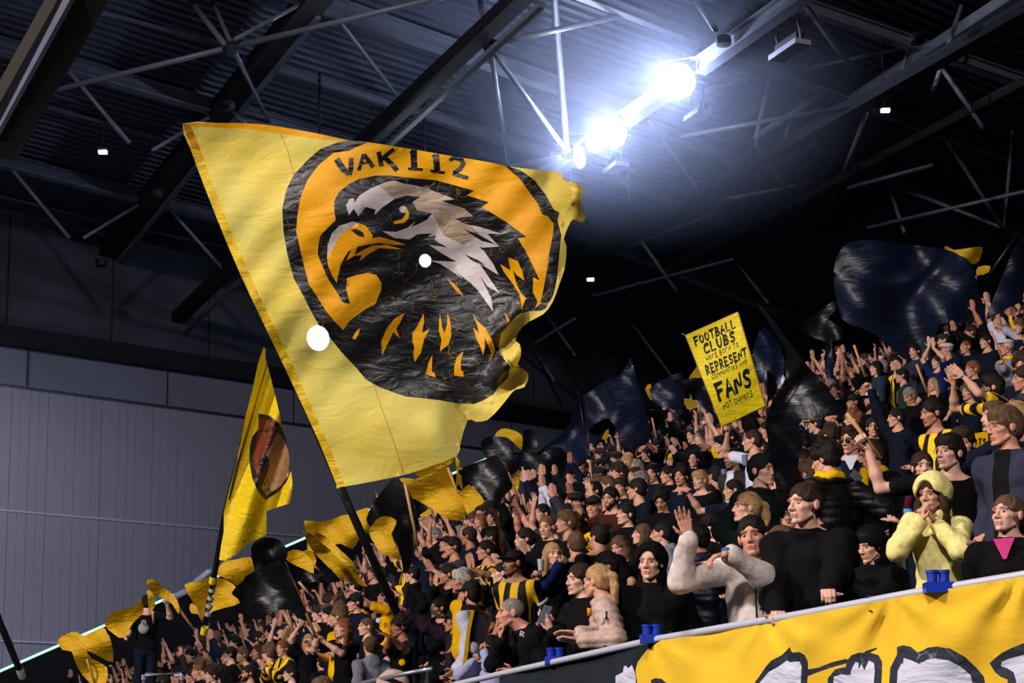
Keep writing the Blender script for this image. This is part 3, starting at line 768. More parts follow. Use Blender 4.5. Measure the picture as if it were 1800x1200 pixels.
# main girders
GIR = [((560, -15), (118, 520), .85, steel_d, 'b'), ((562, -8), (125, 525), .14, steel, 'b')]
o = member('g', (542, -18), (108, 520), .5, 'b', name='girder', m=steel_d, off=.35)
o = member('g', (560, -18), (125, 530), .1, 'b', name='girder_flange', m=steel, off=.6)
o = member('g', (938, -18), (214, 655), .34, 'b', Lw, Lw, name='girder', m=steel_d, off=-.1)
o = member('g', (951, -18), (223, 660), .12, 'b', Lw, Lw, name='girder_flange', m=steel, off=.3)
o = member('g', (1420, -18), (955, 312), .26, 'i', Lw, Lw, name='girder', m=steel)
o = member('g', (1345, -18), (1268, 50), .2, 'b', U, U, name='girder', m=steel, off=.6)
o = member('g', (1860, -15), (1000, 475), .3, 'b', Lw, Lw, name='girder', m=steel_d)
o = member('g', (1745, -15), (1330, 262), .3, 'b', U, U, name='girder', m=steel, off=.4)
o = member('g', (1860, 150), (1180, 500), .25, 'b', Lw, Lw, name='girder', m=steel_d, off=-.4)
# near box girder at the left edge
p, q = at(-14, 262, 27), at(152, -30, 25); b = MB(); b.beam(p, q, .62, .3); g0 = b.build('box_girder', mat('steel_brown', rgb('#33302a'), .6, .1), roof)
p, q = at(-16, 240, 26.7), at(132, -30, 24.7); b = MB(); b.beam(p, q, .06, .32); b.build('girder_edge', steel, g0)
# web tubes
WEB = [('L', 'U', (50, 170), (100, 97)), ]
T = [((58, 168), (393, 86), 'L', 'L', .16), ((393, 86), (790, -8), 'L', 'L', .16), ((98, 97), (228, 252), 'U', 'L', .14), ((330, -5), (395, 78), 'U', 'L', .15), ((370, -5), (410, 85), 'U', 'L', .12), ((410, 85), (478, 225), 'L', 'U', .13),
 ((412, 70), (560, -10), 'L', 'U', .12), ((268, 264), (402, 186), 'L', 'U', .12), ((147, 418), (275, 341), 'L', 'U', .12), ((60, 536), (176, 462), 'L', 'U', .1), ((0, 272), (122, 418), 'U', 'L', .14), ((275, 341), (400, 482), 'U', 'L', .13), ((178, 462), (277, 578), 'U', 'L', .11), ((402, 508), (486, 612), 'U', 'L', .11),
 ((400, 188), (430, 215), 'U', 'L', .13), ((575, -8), (718, 180), 'U', 'U', .13), ((842, -6), (858, 62), 'U', 'L', .17), ((862, 85), (895, 292), 'L', 'U', .14), ((868, 92), (998, 268), 'L', 'L', .15), ((870, 76), (1128, 20), 'L', 'U', .16), ((974, -6), (997, 268), 'U', 'L', .20), ((900, 292), (986, 276), 'U', 'L', .18),
 ((1218, -6), (1258, 52), 'U', 'L', .15), ((1405, -6), (1514, 143), 'L', 'U', .17), ((1195, 240), (1512, 183), 'L', 'L', .15), ((1240, 142), (1370, 110), 'U', 'U', .13), ((1415, 105), (1600, 66), 'U', 'U', .13), ((1356, 122), (1328, 245), 'U', 'L', .13), ((1330, 240), (1470, 150), 'L', 'U', .2), ((1620, 68), (1728, 225), 'U', 'L', .15), ((1330, 252), (1430, 405), 'L', 'U', .14),
 ((1655, 232), (1762, 400), 'U', 'L', .14), ((1560, 322), (1762, 400), 'U', 'L', .13), ((1268, 352), (1485, 310), 'L', 'U', .13), ((1200, 292), (1238, 348), 'U', 'L', .14), ((1142, 212), (1236, 346), 'L', 'U', .12), ((1240, 345), (1330, 250), 'L', 'U', .11), ((1523, 200), (1450, 385), 'L', 'U', .13), ((1600, 75), (1580, 150), 'U', 'L', .12),
 ((1000, 268), (1115, 300), 'L', 'U', .12), ((1100, 385), (1190, 512), 'U', 'L', .14), ((1020, 462), (1265, 372), 'L', 'L', .14), ((955, 545), (1012, 625), 'U', 'L', .12), ((1105, 560), (1180, 660), 'U', 'L', .12), ((1290, 455), (1350, 532), 'U', 'L', .13), ((1040, 520), (1290, 455), 'L', 'L', .12), ((1105, 300), (1108, 385), 'L', 'U', .1), ((1010, 430), (1002, 300), 'U', 'L', .1),
 ((1525, 400), (1850, 325), 'L', 'L', .13), ((1780, 230), (1765, 400), 'U', 'L', .12), ((1560, 320), (1590, 410), 'U', 'L', .12), ((1240, 60), (1150, 200), 'U', 'L', .1), ((880, 640), (1010, 560), 'U', 'L', .12), ((930, 600), (975, 670), 'U', 'L', .11), ((1400, 180), (1360, 300), 'U', 'L', .12), ((1490, 330), (1640, 290), 'L', 'L', .13), ((1690, 10), (1640, 160), 'U', 'L', .13), ((1345, 300), (1440, 250), 'L', 'L', .11)]
pl = {'U': U, 'L': Lw}
for a, c, A, B_, w in T: member('t', a, c, w*.72, 't', pl[A], pl[B_], name='truss_tube', m=tubem, off=.2 if (A == 'U' and B_ == 'U') else 0)
for px, py in ((405, 84), (862, 80), (998, 270), (1236, 346), (1515, 183), (1612, 68), (1272, 72), (275, 341), (400, 187), (178, 462)):
    b = MB(); c = Lw(px, py); b.lathe(c-up_n*.1, [(.001, 0), (.14, .02), (.15, .1), (.14, .18), (.001, .2)], 12, up_n); b.build('truss_node', steel_d, roof)
# ---------------- floodlights in the roof
lampm = mat('lamp_glass', (1., .97, 1.), .3, emit=1.); lampm.cycles.emission_sampling = 'NONE'; nt = lampm.node_tree; nt.nodes['Principled BSDF'].inputs['Emission Strength'].default_value = 160; nt.nodes['Principled BSDF'].inputs['Emission Color'].default_value = (.74, .78, 1, 1)
hous = mat('lamp_housing', rgb('#8f95a6'), .4, spec=.5, metal=.3)
def floodlight(px, py, r, label, yaw=0., lit=True, pw=0., group=None):
    c = Lw(px, py)-up_n*.25; root = empty('floodlight', c); tag(root, label, 'floodlight', group)
    face = np.array([-.45, -1, -.32]) if yaw == 0 else np.array([-.95, -.45, -.3]); face /= np.linalg.norm(face)
    b = MB(); b.lathe((0, 0, 0), [(.001, -.38*r*2), (r*.55, -.33*r*2), (r*.75, -.1), (r*1.02, 0), (r*1.02, .03)], 20, face); b.build('housing', hous, root, True)
    b = MB(); b.lathe((0, 0, 0), [(r*.97, .012), (r*.7, .035), (.001, .05)], 20, face); b.build('lens', lampm if lit else mat('lamp_off', rgb('#c6cce0'), .2), root, True)
    b = MB(); sx = np.cross(face, (0, 0, 1)); sx /= np.linalg.norm(sx)
    b.tube([sx*r*1.05-face*.05, sx*r*1.12+np.array([0, 0, r*1.3]), -sx*r*1.12+np.array([0, 0, r*1.3]), -sx*r*1.05-face*.05], .022, 6); b.build('yoke', hous, root)
    if pw:
        l = bpy.data.lights.new('lamp', 'POINT'); l.energy = pw; l.color = (.62, .70, 1); l.shadow_soft_size = .1
        lo = bpy.data.objects.new('lamp', l); COL.objects.link(lo); lo.location = c+face*.5
    return root
g = 'lit floodlights along the roof girder'
floodlight(1193, 122, .34, 'largest blazing floodlight high on the right of the lit roof girder', 0, True, 520, g)
floodlight(1078, 214, .30, 'blazing floodlight in the middle of the lit roof girder', 0, True, 320, g)
floodlight(1048, 232, .2, 'smaller lit floodlight touching the left of the middle one', 0, True, 0, g)
floodlight(1020, 256, .24, 'round lit floodlight seen edge-on at the left end of the girder', 1, True, 160, g)
for (x, y, dd, r, lab) in ((560, 594, 42, .36, 'floodlight blazing through the pale lower part of the eagle flag'), (748, 458, 44, .2, 'floodlight glinting through the dark breast of the eagle flag')):
    root = floodlight(x, y, r*.75, lab, 0, True, 0); c = at(x, y, dd); root.location = c
    b = MB(); b.tube([(0, 0, r*1.3), (0, 0, U(x, y)[2]-c[2] if False else 15.5-.06*(c[1]-35)-c[2])], .03, 6); b.build('hanger', steel_d, root)
def gear(px, py, ang, ln, label):
    c = Lw(px, py)-up_n*.5; root = empty('lamp_tray', c); tag(root, label, 'light fixture')
    d = Lw(px+60, py-42)-Lw(px, py); d /= np.linalg.norm(d)
    b = MB(); b.beam(-d*ln/2, d*ln/2, .34, .1); b.build('tray', hous, root)
    b = MB(); b.beam(-d*ln*.4+np.array([0, 0, .14]), d*ln*.4+np.array([0, 0, .14]), .16, .16); b.build('gear_box', steel_d, root)
    for e in (-.4, .4): b = MB(); b.tube([d*ln*e, d*ln*e+np.array([0, 0, .3]), d*ln*e+np.array([0, .1, .5])], .03, 6); b.build('bracket', steel, root)
gear(1385, 45, 0, .9, 'unlit floodlight tray hanging under the girder at the top right')
gear(1225, 162, 0, .55, 'pale tray hanging just below the largest floodlight')
gear(1082, 256, 0, .55, 'pale tray hanging below the middle floodlight')
sm = mat('small_lamp', (.9, .97, 1), .3); sm.cycles.emission_sampling = 'NONE'; sm.node_tree.nodes['Principled BSDF'].inputs['Emission Strength'].default_value = 14; sm.node_tree.nodes['Principled BSDF'].inputs['Emission Color'].default_value = (.85, .95, 1, 1)
for px, py, lab in ((181, 267, 'small lit lamp under the roof at the far left above the grey wall'), (1556, 194, 'small lit lamp under the dark roof at the upper right'), (1038, 491, 'small lit lamp under the dark roof right of the eagle flag'), (938, 711, 'small lit lamp low under the roof above the black flags')):
    c = Lw(px, py); root = empty('roof_lamp', c); tag(root, lab, 'lamp')
    b = MB(); b.box((0, 0, .05), .22, .14, .06); b.build('housing', steel_d, root)
    b = MB(); b.box((0, -.02, -.01), .17, .12, .06); b.build('lens', sm, root)
    b = MB(); b.tube([(0, 0, .08), (0, 0, 1.6)], .012, 6); b.build('rod', steel_d, root)
# ---------------- terrace
tm = mat('terrace_concrete', rgb('#3a3a3e'), .9, .3, 5, var=.2, vscale=1)
gdir = np.array([GX, GY, 0]); ldir = np.array([-GY, GX, 0])
r0 = -3; r1 = 34
b = MB(); V = []; Q = []
LS = [-34, -26, -18]+list(np.arange(-14, 6.1, 1.25))+[14, 30, 46]
for r in range(r0, r1):
    u0 = r*ROW; u1 = (r+1)*ROW; z = PA+FOFF+SL*ROW*(r+.5); zp = z-SL*ROW if r > r0 else -6
    for j in range(len(LS)-1):
        i = len(V)
        for l in (LS[j], LS[j+1]):
            for u, zz in ((u0, zp), (u0, z), (u1, z)):
                q = gdir*u+ldir*l; q[2] = zz-sink(q[0]); V.append(q)
        Q += [(i, i+3, i+4, i+1), (i+1, i+4, i+5, i+2)]
fl = link('floor', newmesh('floor', np.array(V), np.array(Q), smooth=False), None, tm); tag(fl, kind='structure')
# ---------------- balustrade with light strip at the far side stair
A, B_ = at(-30, 1194, 40.5), at(884, 795, 51.5)
bm = mat('balustrade_black', rgb('#0b0c10'), .7); b = MB()
dn = np.array([0, 0, -1.]); n_ = np.cross(B_-A, dn); n_ /= np.linalg.norm(n_)
p = [A, B_, B_+dn*3.5, A+dn*3.5]; b.add([q+n_*t for t in (0, -.12) for q in p], [(0, 1, 2, 3), (7, 6, 5, 4), (0, 4, 5, 1), (1, 5, 6, 2), (2, 6, 7, 3), (3, 7, 4, 0)])
rt = empty('stair_balustrade', A); tag(rt, 'black stair balustrade topped by a glowing green light strip', 'balustrade')
o = b.build('panel', bm, rt); o.location = -Vector(A)
led = mat('led_green', (.35, 1, .55), .4); led.cycles.emission_sampling = 'NONE'; led.node_tree.nodes['Principled BSDF'].inputs['Emission Strength'].default_value = 1.3; led.node_tree.nodes['Principled BSDF'].inputs['Emission Color'].default_value = (.45, 1, .6, 1)
b = MB(); b.beam(A+np.array([0, 0, .02]), B_+np.array([0, 0, .02]), .06, .05); o = b.build('light_strip', led, rt); o.location = -Vector(A)
# pale curved handrail end behind the yellow flags
b = MB(); b.tube([at(308, 1050, 40.6), at(312, 1046, 40.6), at(330, 1038, 40.8), at(345, 1022, 41), at(362, 1008, 41.2), at(370, 1004, 41.3)], .07, 8)
o = b.build('handrail', mat('handrail_white', rgb('#b9bccb'), .4), None, True); tag(o, 'pale curved handrail rising behind the yellow flags at left', 'handrail')
# ---------------- front rail and banner
RX = [(1900, 990, 9.2), (1800, 1010, 9.4), (1600, 1043, 9.8), (1410, 1079, 10.3), (1150, 1124, 11.7), (880, 1184, 14.2), (760, 1212, 15.5), (600, 1250, 17.8)]
def rail_d(px):
    xs = [r[0] for r in RX][::-1]; return float(np.interp(px, xs, [r[2] for r in RX][::-1]))
def rail_y(px): xs = [r[0] for r in RX][::-1]; return float(np.interp(px, xs, [r[1] for r in RX][::-1]))
rr = empty('front_railing', at(1410, 1200, 11)); tag(rr, 'white front railing the banner hangs from, along the lowest row', 'railing')
def sub(o, root): o.location = -root.location; return o
pts = [at(x, y, d) for x, y, d in RX]
b = MB(); b.tube(pts, .021, 10); sub(b.build('top_rail', mat('rail_white', rgb('#b4b6c4'), .4, spec=.4), rr, True), rr)
for px in (1700, 1500, 1290, 1100, 960, 830):
    t = at(px, rail_y(px)+3, rail_d(px)+.09); b = MB(); b.tube([t, t-np.array([0, 0, 1.25])], .025, 8); sub(b.build('post', mat('rail_white', (.5, .5, .5)), rr), rr)
b = MB(); 
for k in range(len(pts)-1):
    a0, a1 = pts[k]-np.array([0, 0, 1.10]), pts[k+1]-np.array([0, 0, 1.10]); bk_ = gdir*1.25
    b.add([a0, a1, a1+bk_, a0+bk_, a0-[0, 0, .15], a1-[0, 0, .15], a1+bk_-[0, 0, .15], a0+bk_-[0, 0, .15]], [(0, 1, 2, 3), (7, 6, 5, 4), (0, 4, 5, 1), (2, 6, 7, 3)])
sub(b.build('walkway', tm, rr), rr)
# blue clamps on the rail, each two short cylinders on a saddle
for px, lab in ((1650, 'blue plastic clamp on the white rail beside the pale yellow hood'), (1146, 'blue plastic clamp on the rail where the yellow banner begins'), (976, 'blue plastic clamp on the rail above the black banner')):
    c = at(px, rail_y(px)-2, rail_d(px)-.03); root = empty('rail_clamp', c); tag(root, lab, 'clamp'); bl = mat('blue_plastic', rgb('#1230a0'), .35, spec=.5)
    b = MB(); b.box((0, 0, 0), .14, .09, .05); b.build('saddle', bl, root)
    for e in (-.028, .028): b = MB(); b.lathe((e, 0, .02), [(.001, 0), (.027, 0), (.027, .05), (.031, .05), (.031, .065), (.001, .066)], 12); b.build('cap', bl, root)
# wall below the banner
lo = [p-np.array([0, 0, .2]) for p in pts]; b = MB()
for k in range(len(pts)-1):
    a, c = pts[k].copy(), pts[k+1].copy(); y = np.cross(c-a, (0, 0, 1)); y /= np.linalg.norm(y)
    sgn = 1 if y[0] > 0 else -1
    o_ = y*sgn*.12; b.add([a+o_-[0, 0, .15], c+o_-[0, 0, .15], c+o_-[0, 0, 2.6], a+o_-[0, 0, 2.6]], [(0, 1, 2, 3)])
fw = b.build('wall_front', mat('parapet_dark', rgb('#15161b'), .85)); tag(fw, kind='structure')
# ---------------------------------------------------------------- flags and banner
def smooth_poly(P, n=3):
    P = np.array(P, float); m = len(P); out = []
    for i in range(m):
        a, b_, c, d = P[i-1], P[i], P[(i+1) % m], P[(i+2) % m]
        for k in range(n):
            t = k/n; out.append(.5*((2*b_)+(-a+c)*t+(2*a-5*b_+4*c-d)*t*t+(-a+3*b_-3*c+d)*t**3))
    return np.array(out)
def inside(P, poly):
    x, y = P[:, 0], P[:, 1]; r = np.zeros(len(P), bool); n = len(poly); j = n-1
    for i in range(n):
        xi, yi = poly[i]; xj, yj = poly[j]
        c = ((yi > y) != (yj > y)) & (x < (xj-xi)*(y-yi)/(yj-yi+1e-12)+xi); r ^= c; j = i
    return r
def densify(P, step):
    P = np.array(P, float); out = []
    for i in range(len(P)):
        a, b_ = P[i], P[(i+1) % len(P)]; n = max(1, int(np.linalg.norm(b_-a)/step))
        for k in range(n): out.append(a+(b_-a)*k/n)
    return np.array(out)
def cloth_mesh(name, outline, art, dfn, step, mats, pos=None):
    ol = densify(outline, step); V = list(ol); E = [(i, (i+1) % len(ol)) for i in range(len(ol))]
    for poly, mi in art:
        q = densify(poly, step*1.5); n = len(V); V += list(q); E += [(n+i, n+(i+1) % len(q)) for i in range(len(q))]
    lo, hi = ol.min(0), ol.max(0)
    gx, gy = np.meshgrid(np.arange(lo[0], hi[0], step), np.arange(lo[1], hi[1], step)); gx = gx+(np.arange(gx.shape[0]) % 2)[:, None]*step*.5
    G = np.c_[gx.ravel(), gy.ravel()]; G = G[inside(G, ol)]; V += list(G)
    r = delaunay_2d_cdt([Vector((float(v[0]), float(v[1]))) for v in V], E, [], 0, .05)
    P = np.array([(v.x, v.y) for v in r[0]]); T = np.array(r[2]); C = P[T].mean(1); keep = inside(C, ol); T = T[keep]; C = C[keep]
    mi = np.zeros(len(T), int)
    for poly, m in art: mi[inside(C, np.array(poly, float))] = m
    D = dfn(P[:, 0], P[:, 1])
    W = (pos(P, D) if pos else D[:, None]*(CW+((P[:, 0]-900)/F)[:, None]*CR+((600-P[:, 1])/F)[:, None]*CU))
    used = np.unique(T); mp = -np.ones(len(P), int); mp[used] = np.arange(len(used))
    return W[used], mp[T], mi
def ribbon(pts, w):             # a stroke as a closed outline
    P = np.array(pts, float); w = np.broadcast_to(w, (len(P),)); T = np.gradient(P, axis=0); T /= np.linalg.norm(T, axis=1)[:, None]; N = np.c_[-T[:, 1], T[:, 0]]
    return np.r_[P+N*w[:, None]/2, (P-N*w[:, None]/2)[::-1]]
# ---- the great eagle flag
def A5(l): return [(480+x/3, 200+y/3) for x, y in l]
def B5(l): return [(480+x/3, 500+y/3) for x, y in l]
main_out = [(321, 217), (380, 216), (440, 217), (487, 222), (560, 235), (610, 246), (640, 249), (700, 258), (770, 270), (800, 275), (860, 285), (890, 292), (940, 298), (985, 303), (990, 316), (1015, 322), (1025, 332), (1021, 355), (1030, 383), (1022, 391), (1008, 385), (1000, 396), (991, 420), (996, 432), (993, 470), (983, 500), (972, 530), (955, 552), (930, 565), (914, 580), (906, 598), (914, 605), (916, 625), (910, 640), (922, 650), (929, 660), (922, 680), (905, 685), (892, 700), (880, 715), (857, 738), (836, 741), (822, 738), (809, 780), (803, 801), (760, 818), (720, 832), (660, 845), (597, 856), (591, 851), (560, 775), (500, 645), (440, 520), (400, 430), (360, 330), (335, 262)]
ring_o = A5([(400, 140), (345, 150), (250, 185), (180, 245), (110, 320), (70, 400), (48, 500), (55, 620), (75, 740), (110, 870), (160, 960), (200, 1040), (240, 1110), (300, 1180), (360, 1255), (430, 1330), (490, 1400), (560, 1440), (640, 1470), (700, 1490), (800, 1500), (880, 1510), (960, 1525), (1060, 1530), (1110, 1510), (1160, 1480), (1190, 1440), (1240, 1390), (1250, 1330), (1215, 1290), (1190, 1230), (1200, 1180), (1240, 1110), (1290, 1060), (1350, 1040), (1410, 1040), (1450, 1020), (1480, 960), (1500, 850), (1510, 740), (1520, 640), (1500, 560), (1510, 520), (1480, 505), (1440, 430), (1380, 350), (1310, 300), (1220, 270), (1100, 235), (1000, 225), (850, 205), (700, 172), (600, 155), (500, 150)])
orange = A5([(320, 205), (240, 270), (180, 350), (145, 440), (128, 540), (122, 620), (140, 700), (160, 790), (190, 900), (230, 960), (280, 1040), (330, 1100), (370, 1140), (405, 1090), (480, 1035), (540, 1000), (570, 930), (572, 890), (545, 850), (500, 838), (440, 850), (390, 865), (385, 920), (405, 1003), (370, 995), (330, 930), (290, 870), (255, 790), (235, 740), (240, 690), (250, 640), (290, 600), (330, 560), (322, 500), (322, 460), (350, 410), (400, 370), (450, 345), (540, 325), (620, 325), (700, 335), (800, 345), (860, 350), (1060, 405), (1020, 430), (1140, 465), (1100, 490), (1230, 570), (1338, 650), (1290, 655), (1330, 720), (1370, 800), (1407, 880), (1372, 860), (1370, 940), (1395, 990), (1380, 1028), (1410, 1000), (1430, 900), (1450, 800), (1455, 740), (1475, 640), (1480, 580), (1450, 540), (1420, 530), (1400, 480), (1350, 410), (1300, 340), (1240, 290), (1220, 268), (1100, 232), (1000, 222), (850, 202), (700, 170), (600, 152), (500, 150), (440, 175), (400, 195)])
white1 = A5([(385, 480), (405, 448), (425, 445), (430, 470), (455, 430), (520, 390), (600, 360), (640, 352), (700, 370), (760, 380), (830, 400), (960, 450), (890, 460), (1010, 500), (1055, 540), (960, 550), (1040, 580), (1205, 632), (1130, 632), (1192, 700), (1110, 705), (1000, 690), (900, 640), (840, 525), (760, 510), (735, 465), (780, 435), (700, 432), (640, 450), (580, 490), (535, 532), (540, 505), (490, 490), (450, 540), (425, 500), (400, 535)])
white2 = A5([(575, 618), (650, 622), (710, 600), (780, 545), (850, 525), (900, 560), (1000, 640), (1110, 720), (1160, 790), (1190, 850), (1090, 790), (1130, 850), (1195, 945), (1130, 910), (1090, 850), (1150, 970), (1160, 1042), (1080, 930), (1040, 890), (960, 830), (1005, 872), (880, 790), (820, 772), (970, 780), (900, 742), (820, 690), (920, 705), (850, 665), (800, 660), (840, 630), (760, 635), (720, 662), (640, 655)])
tan1 = A5([(560, 378), (640, 352), (700, 370), (830, 400), (960, 450), (890, 460), (1010, 500), (1055, 540), (960, 550), (1040, 580), (1090, 640), (1000, 690), (900, 640), (840, 525), (760, 510), (735, 465), (780, 435), (700, 432), (640, 450)])
blk = [A5(l) for l in ([(725, 597), (770, 548), (840, 522), (812, 558), (765, 582)], [(955, 550), (1060, 545), (1180, 545), (1215, 575), (1190, 600), (1100, 598), (1010, 580)], [(1010, 740), (1080, 770), (1120, 800), (1050, 775)], [(780, 655), (860, 640), (850, 665)], [(1000, 605), (1090, 640), (1180, 690), (1100, 670)])]
beak_w = A5([(285, 755), (288, 690), (310, 630), (350, 590), (420, 568), (452, 575), (400, 602), (350, 642), (320, 700), (300, 762)])
beak_o = A5([(285, 757), (320, 700), (350, 642), (400, 602), (452, 575), (490, 590), (525, 640), (522, 656), (560, 648), (640, 670), (700, 690), (640, 691), (560, 680), (500, 690), (450, 700), (400, 722), (380, 752), (355, 800), (342, 860), (335, 890), (310, 850), (290, 800)])
nost = A5([(410, 612), (440, 605), (475, 625), (482, 650), (450, 645)])
beak_l = A5([(385, 774), (410, 722), (445, 700), (430, 742), (520, 695), (600, 690), (682, 715), (560, 707), (500, 742), (455, 777), (470, 745), (430, 748)])
eyew = [(480+(685+19*math.cos(a))/3, 200+(503+19*math.sin(a))/3) for a in np.linspace(0, 6.283, 13)[:-1]]
eyec = A5([(700, 488), (718, 520), (715, 550), (690, 575), (640, 581), (635, 568), (680, 555), (698, 530)])
slash = [A5([(1240, 758), (1290, 775), (1310, 820), (1326, 880), (1285, 850), (1265, 825), (1285, 900), (1310, 950), (1335, 970), (1310, 1030), (1300, 950), (1260, 890), (1215, 830), (1198, 792), (1252, 825)]), A5([(915, 866), (950, 890), (985, 930), (1004, 963), (970, 940)])]
slash += [B5(l) for l in ([(693, 150), (640, 180), (600, 230), (570, 300), (575, 378), (600, 320), (635, 250), (667, 283), (650, 235), (670, 200)], [(795, 150), (775, 190), (755, 230), (735, 255), (735, 300), (745, 330), (740, 365), (747, 408), (780, 360), (795, 290), (826, 230), (800, 250), (785, 255), (796, 200)], [(880, 150), (875, 200), (875, 250), (888, 290), (880, 354), (925, 315), (940, 270), (935, 200), (920, 150), (918, 210), (905, 255), (893, 230)], [(1050, 150), (1075, 190), (1120, 230), (1155, 290), (1172, 350), (1138, 412), (1150, 360), (1130, 310), (1115, 270), (1118, 330), (1108, 374), (1090, 320), (1070, 280), (1055, 225), (1085, 255), (1075, 210)], [(840, 370), (820, 410), (803, 470), (856, 490), (853, 465), (837, 460)], [(1005, 352), (970, 380), (955, 430), (955, 480), (1003, 486), (1004, 460), (990, 450), (990, 400)], [(460, 228), (435, 250), (418, 282), (432, 292), (450, 265)], [(1218, 145), (1250, 190), (1225, 212), (1235, 190)])]
let = [A5(ribbon(p, w_)) for p, w_ in (([(335, 238), (368, 290), (400, 322)], (34, 34, 24)), ([(412, 232), (412, 280), (402, 322)], 26), ([(452, 298), (466, 255), (478, 212)], 20), ([(478, 214), (505, 250), (530, 282)], 24), ([(455, 262), (515, 258)], 12), ([(556, 200), (566, 240), (572, 278)], 26), ([(638, 186), (612, 206), (572, 240)], 22), ([(590, 232), (625, 265), (655, 300)], 26), ([(742, 190), (742, 240), (746, 296)], 34), ([(712, 290), (790, 294)], 15), ([(858, 212), (862, 255), (866, 308)], 34), ([(828, 300), (906, 312)], 15), ([(722, 208), (742, 192)], 14), ([(838, 228), (858, 214)], 14), ([(930, 246), (955, 232), (990, 238), (1005, 262), (985, 292), (952, 312)], (20, 24, 28, 28, 26, 22)), ([(948, 316), (990, 328), (1030, 340)], 22))]
fold1 = [(985, 303), (990, 316), (1015, 322), (1025, 332), (1021, 355), (1030, 383), (1022, 391), (1008, 385), (1000, 396), (991, 420), (985, 400), (993, 372), (1010, 350), (1018, 332), (1000, 326)]
fold2 = [(994, 428), (996, 432), (993, 470), (983, 500), (972, 530), (955, 552), (930, 565), (914, 580), (906, 598), (897, 588), (878, 600), (881, 585), (897, 570), (930, 548), (957, 545), (972, 520), (982, 480), (986, 430), (988, 410)]
fold3 = [(806, 783), (803, 800), (802, 770), (806, 742), (830, 722), (860, 715), (900, 680), (915, 655), (922, 650), (929, 660), (922, 680), (905, 685), (892, 700), (880, 715), (857, 738), (836, 741), (822, 738)]
fold4 = [(906, 598), (914, 605), (916, 625), (910, 640), (922, 650), (905, 645), (890, 630), (880, 612), (878, 600), (890, 600)]
sleeve = [(321, 217), (335, 262), (360, 330), (400, 430), (440, 520), (500, 645), (560, 775), (591, 851), (597, 856), (606, 853), (575, 775), (516, 645), (456, 520), (416, 430), (376, 330), (352, 262), (334, 218)]
hem = [(321, 217), (380, 216), (440, 217), (487, 222), (560, 235), (610, 246), (612, 250), (560, 244), (487, 234), (440, 227), (380, 224), (334, 222)]
corner = [(321, 217), (334, 218), (352, 262), (338, 260)]
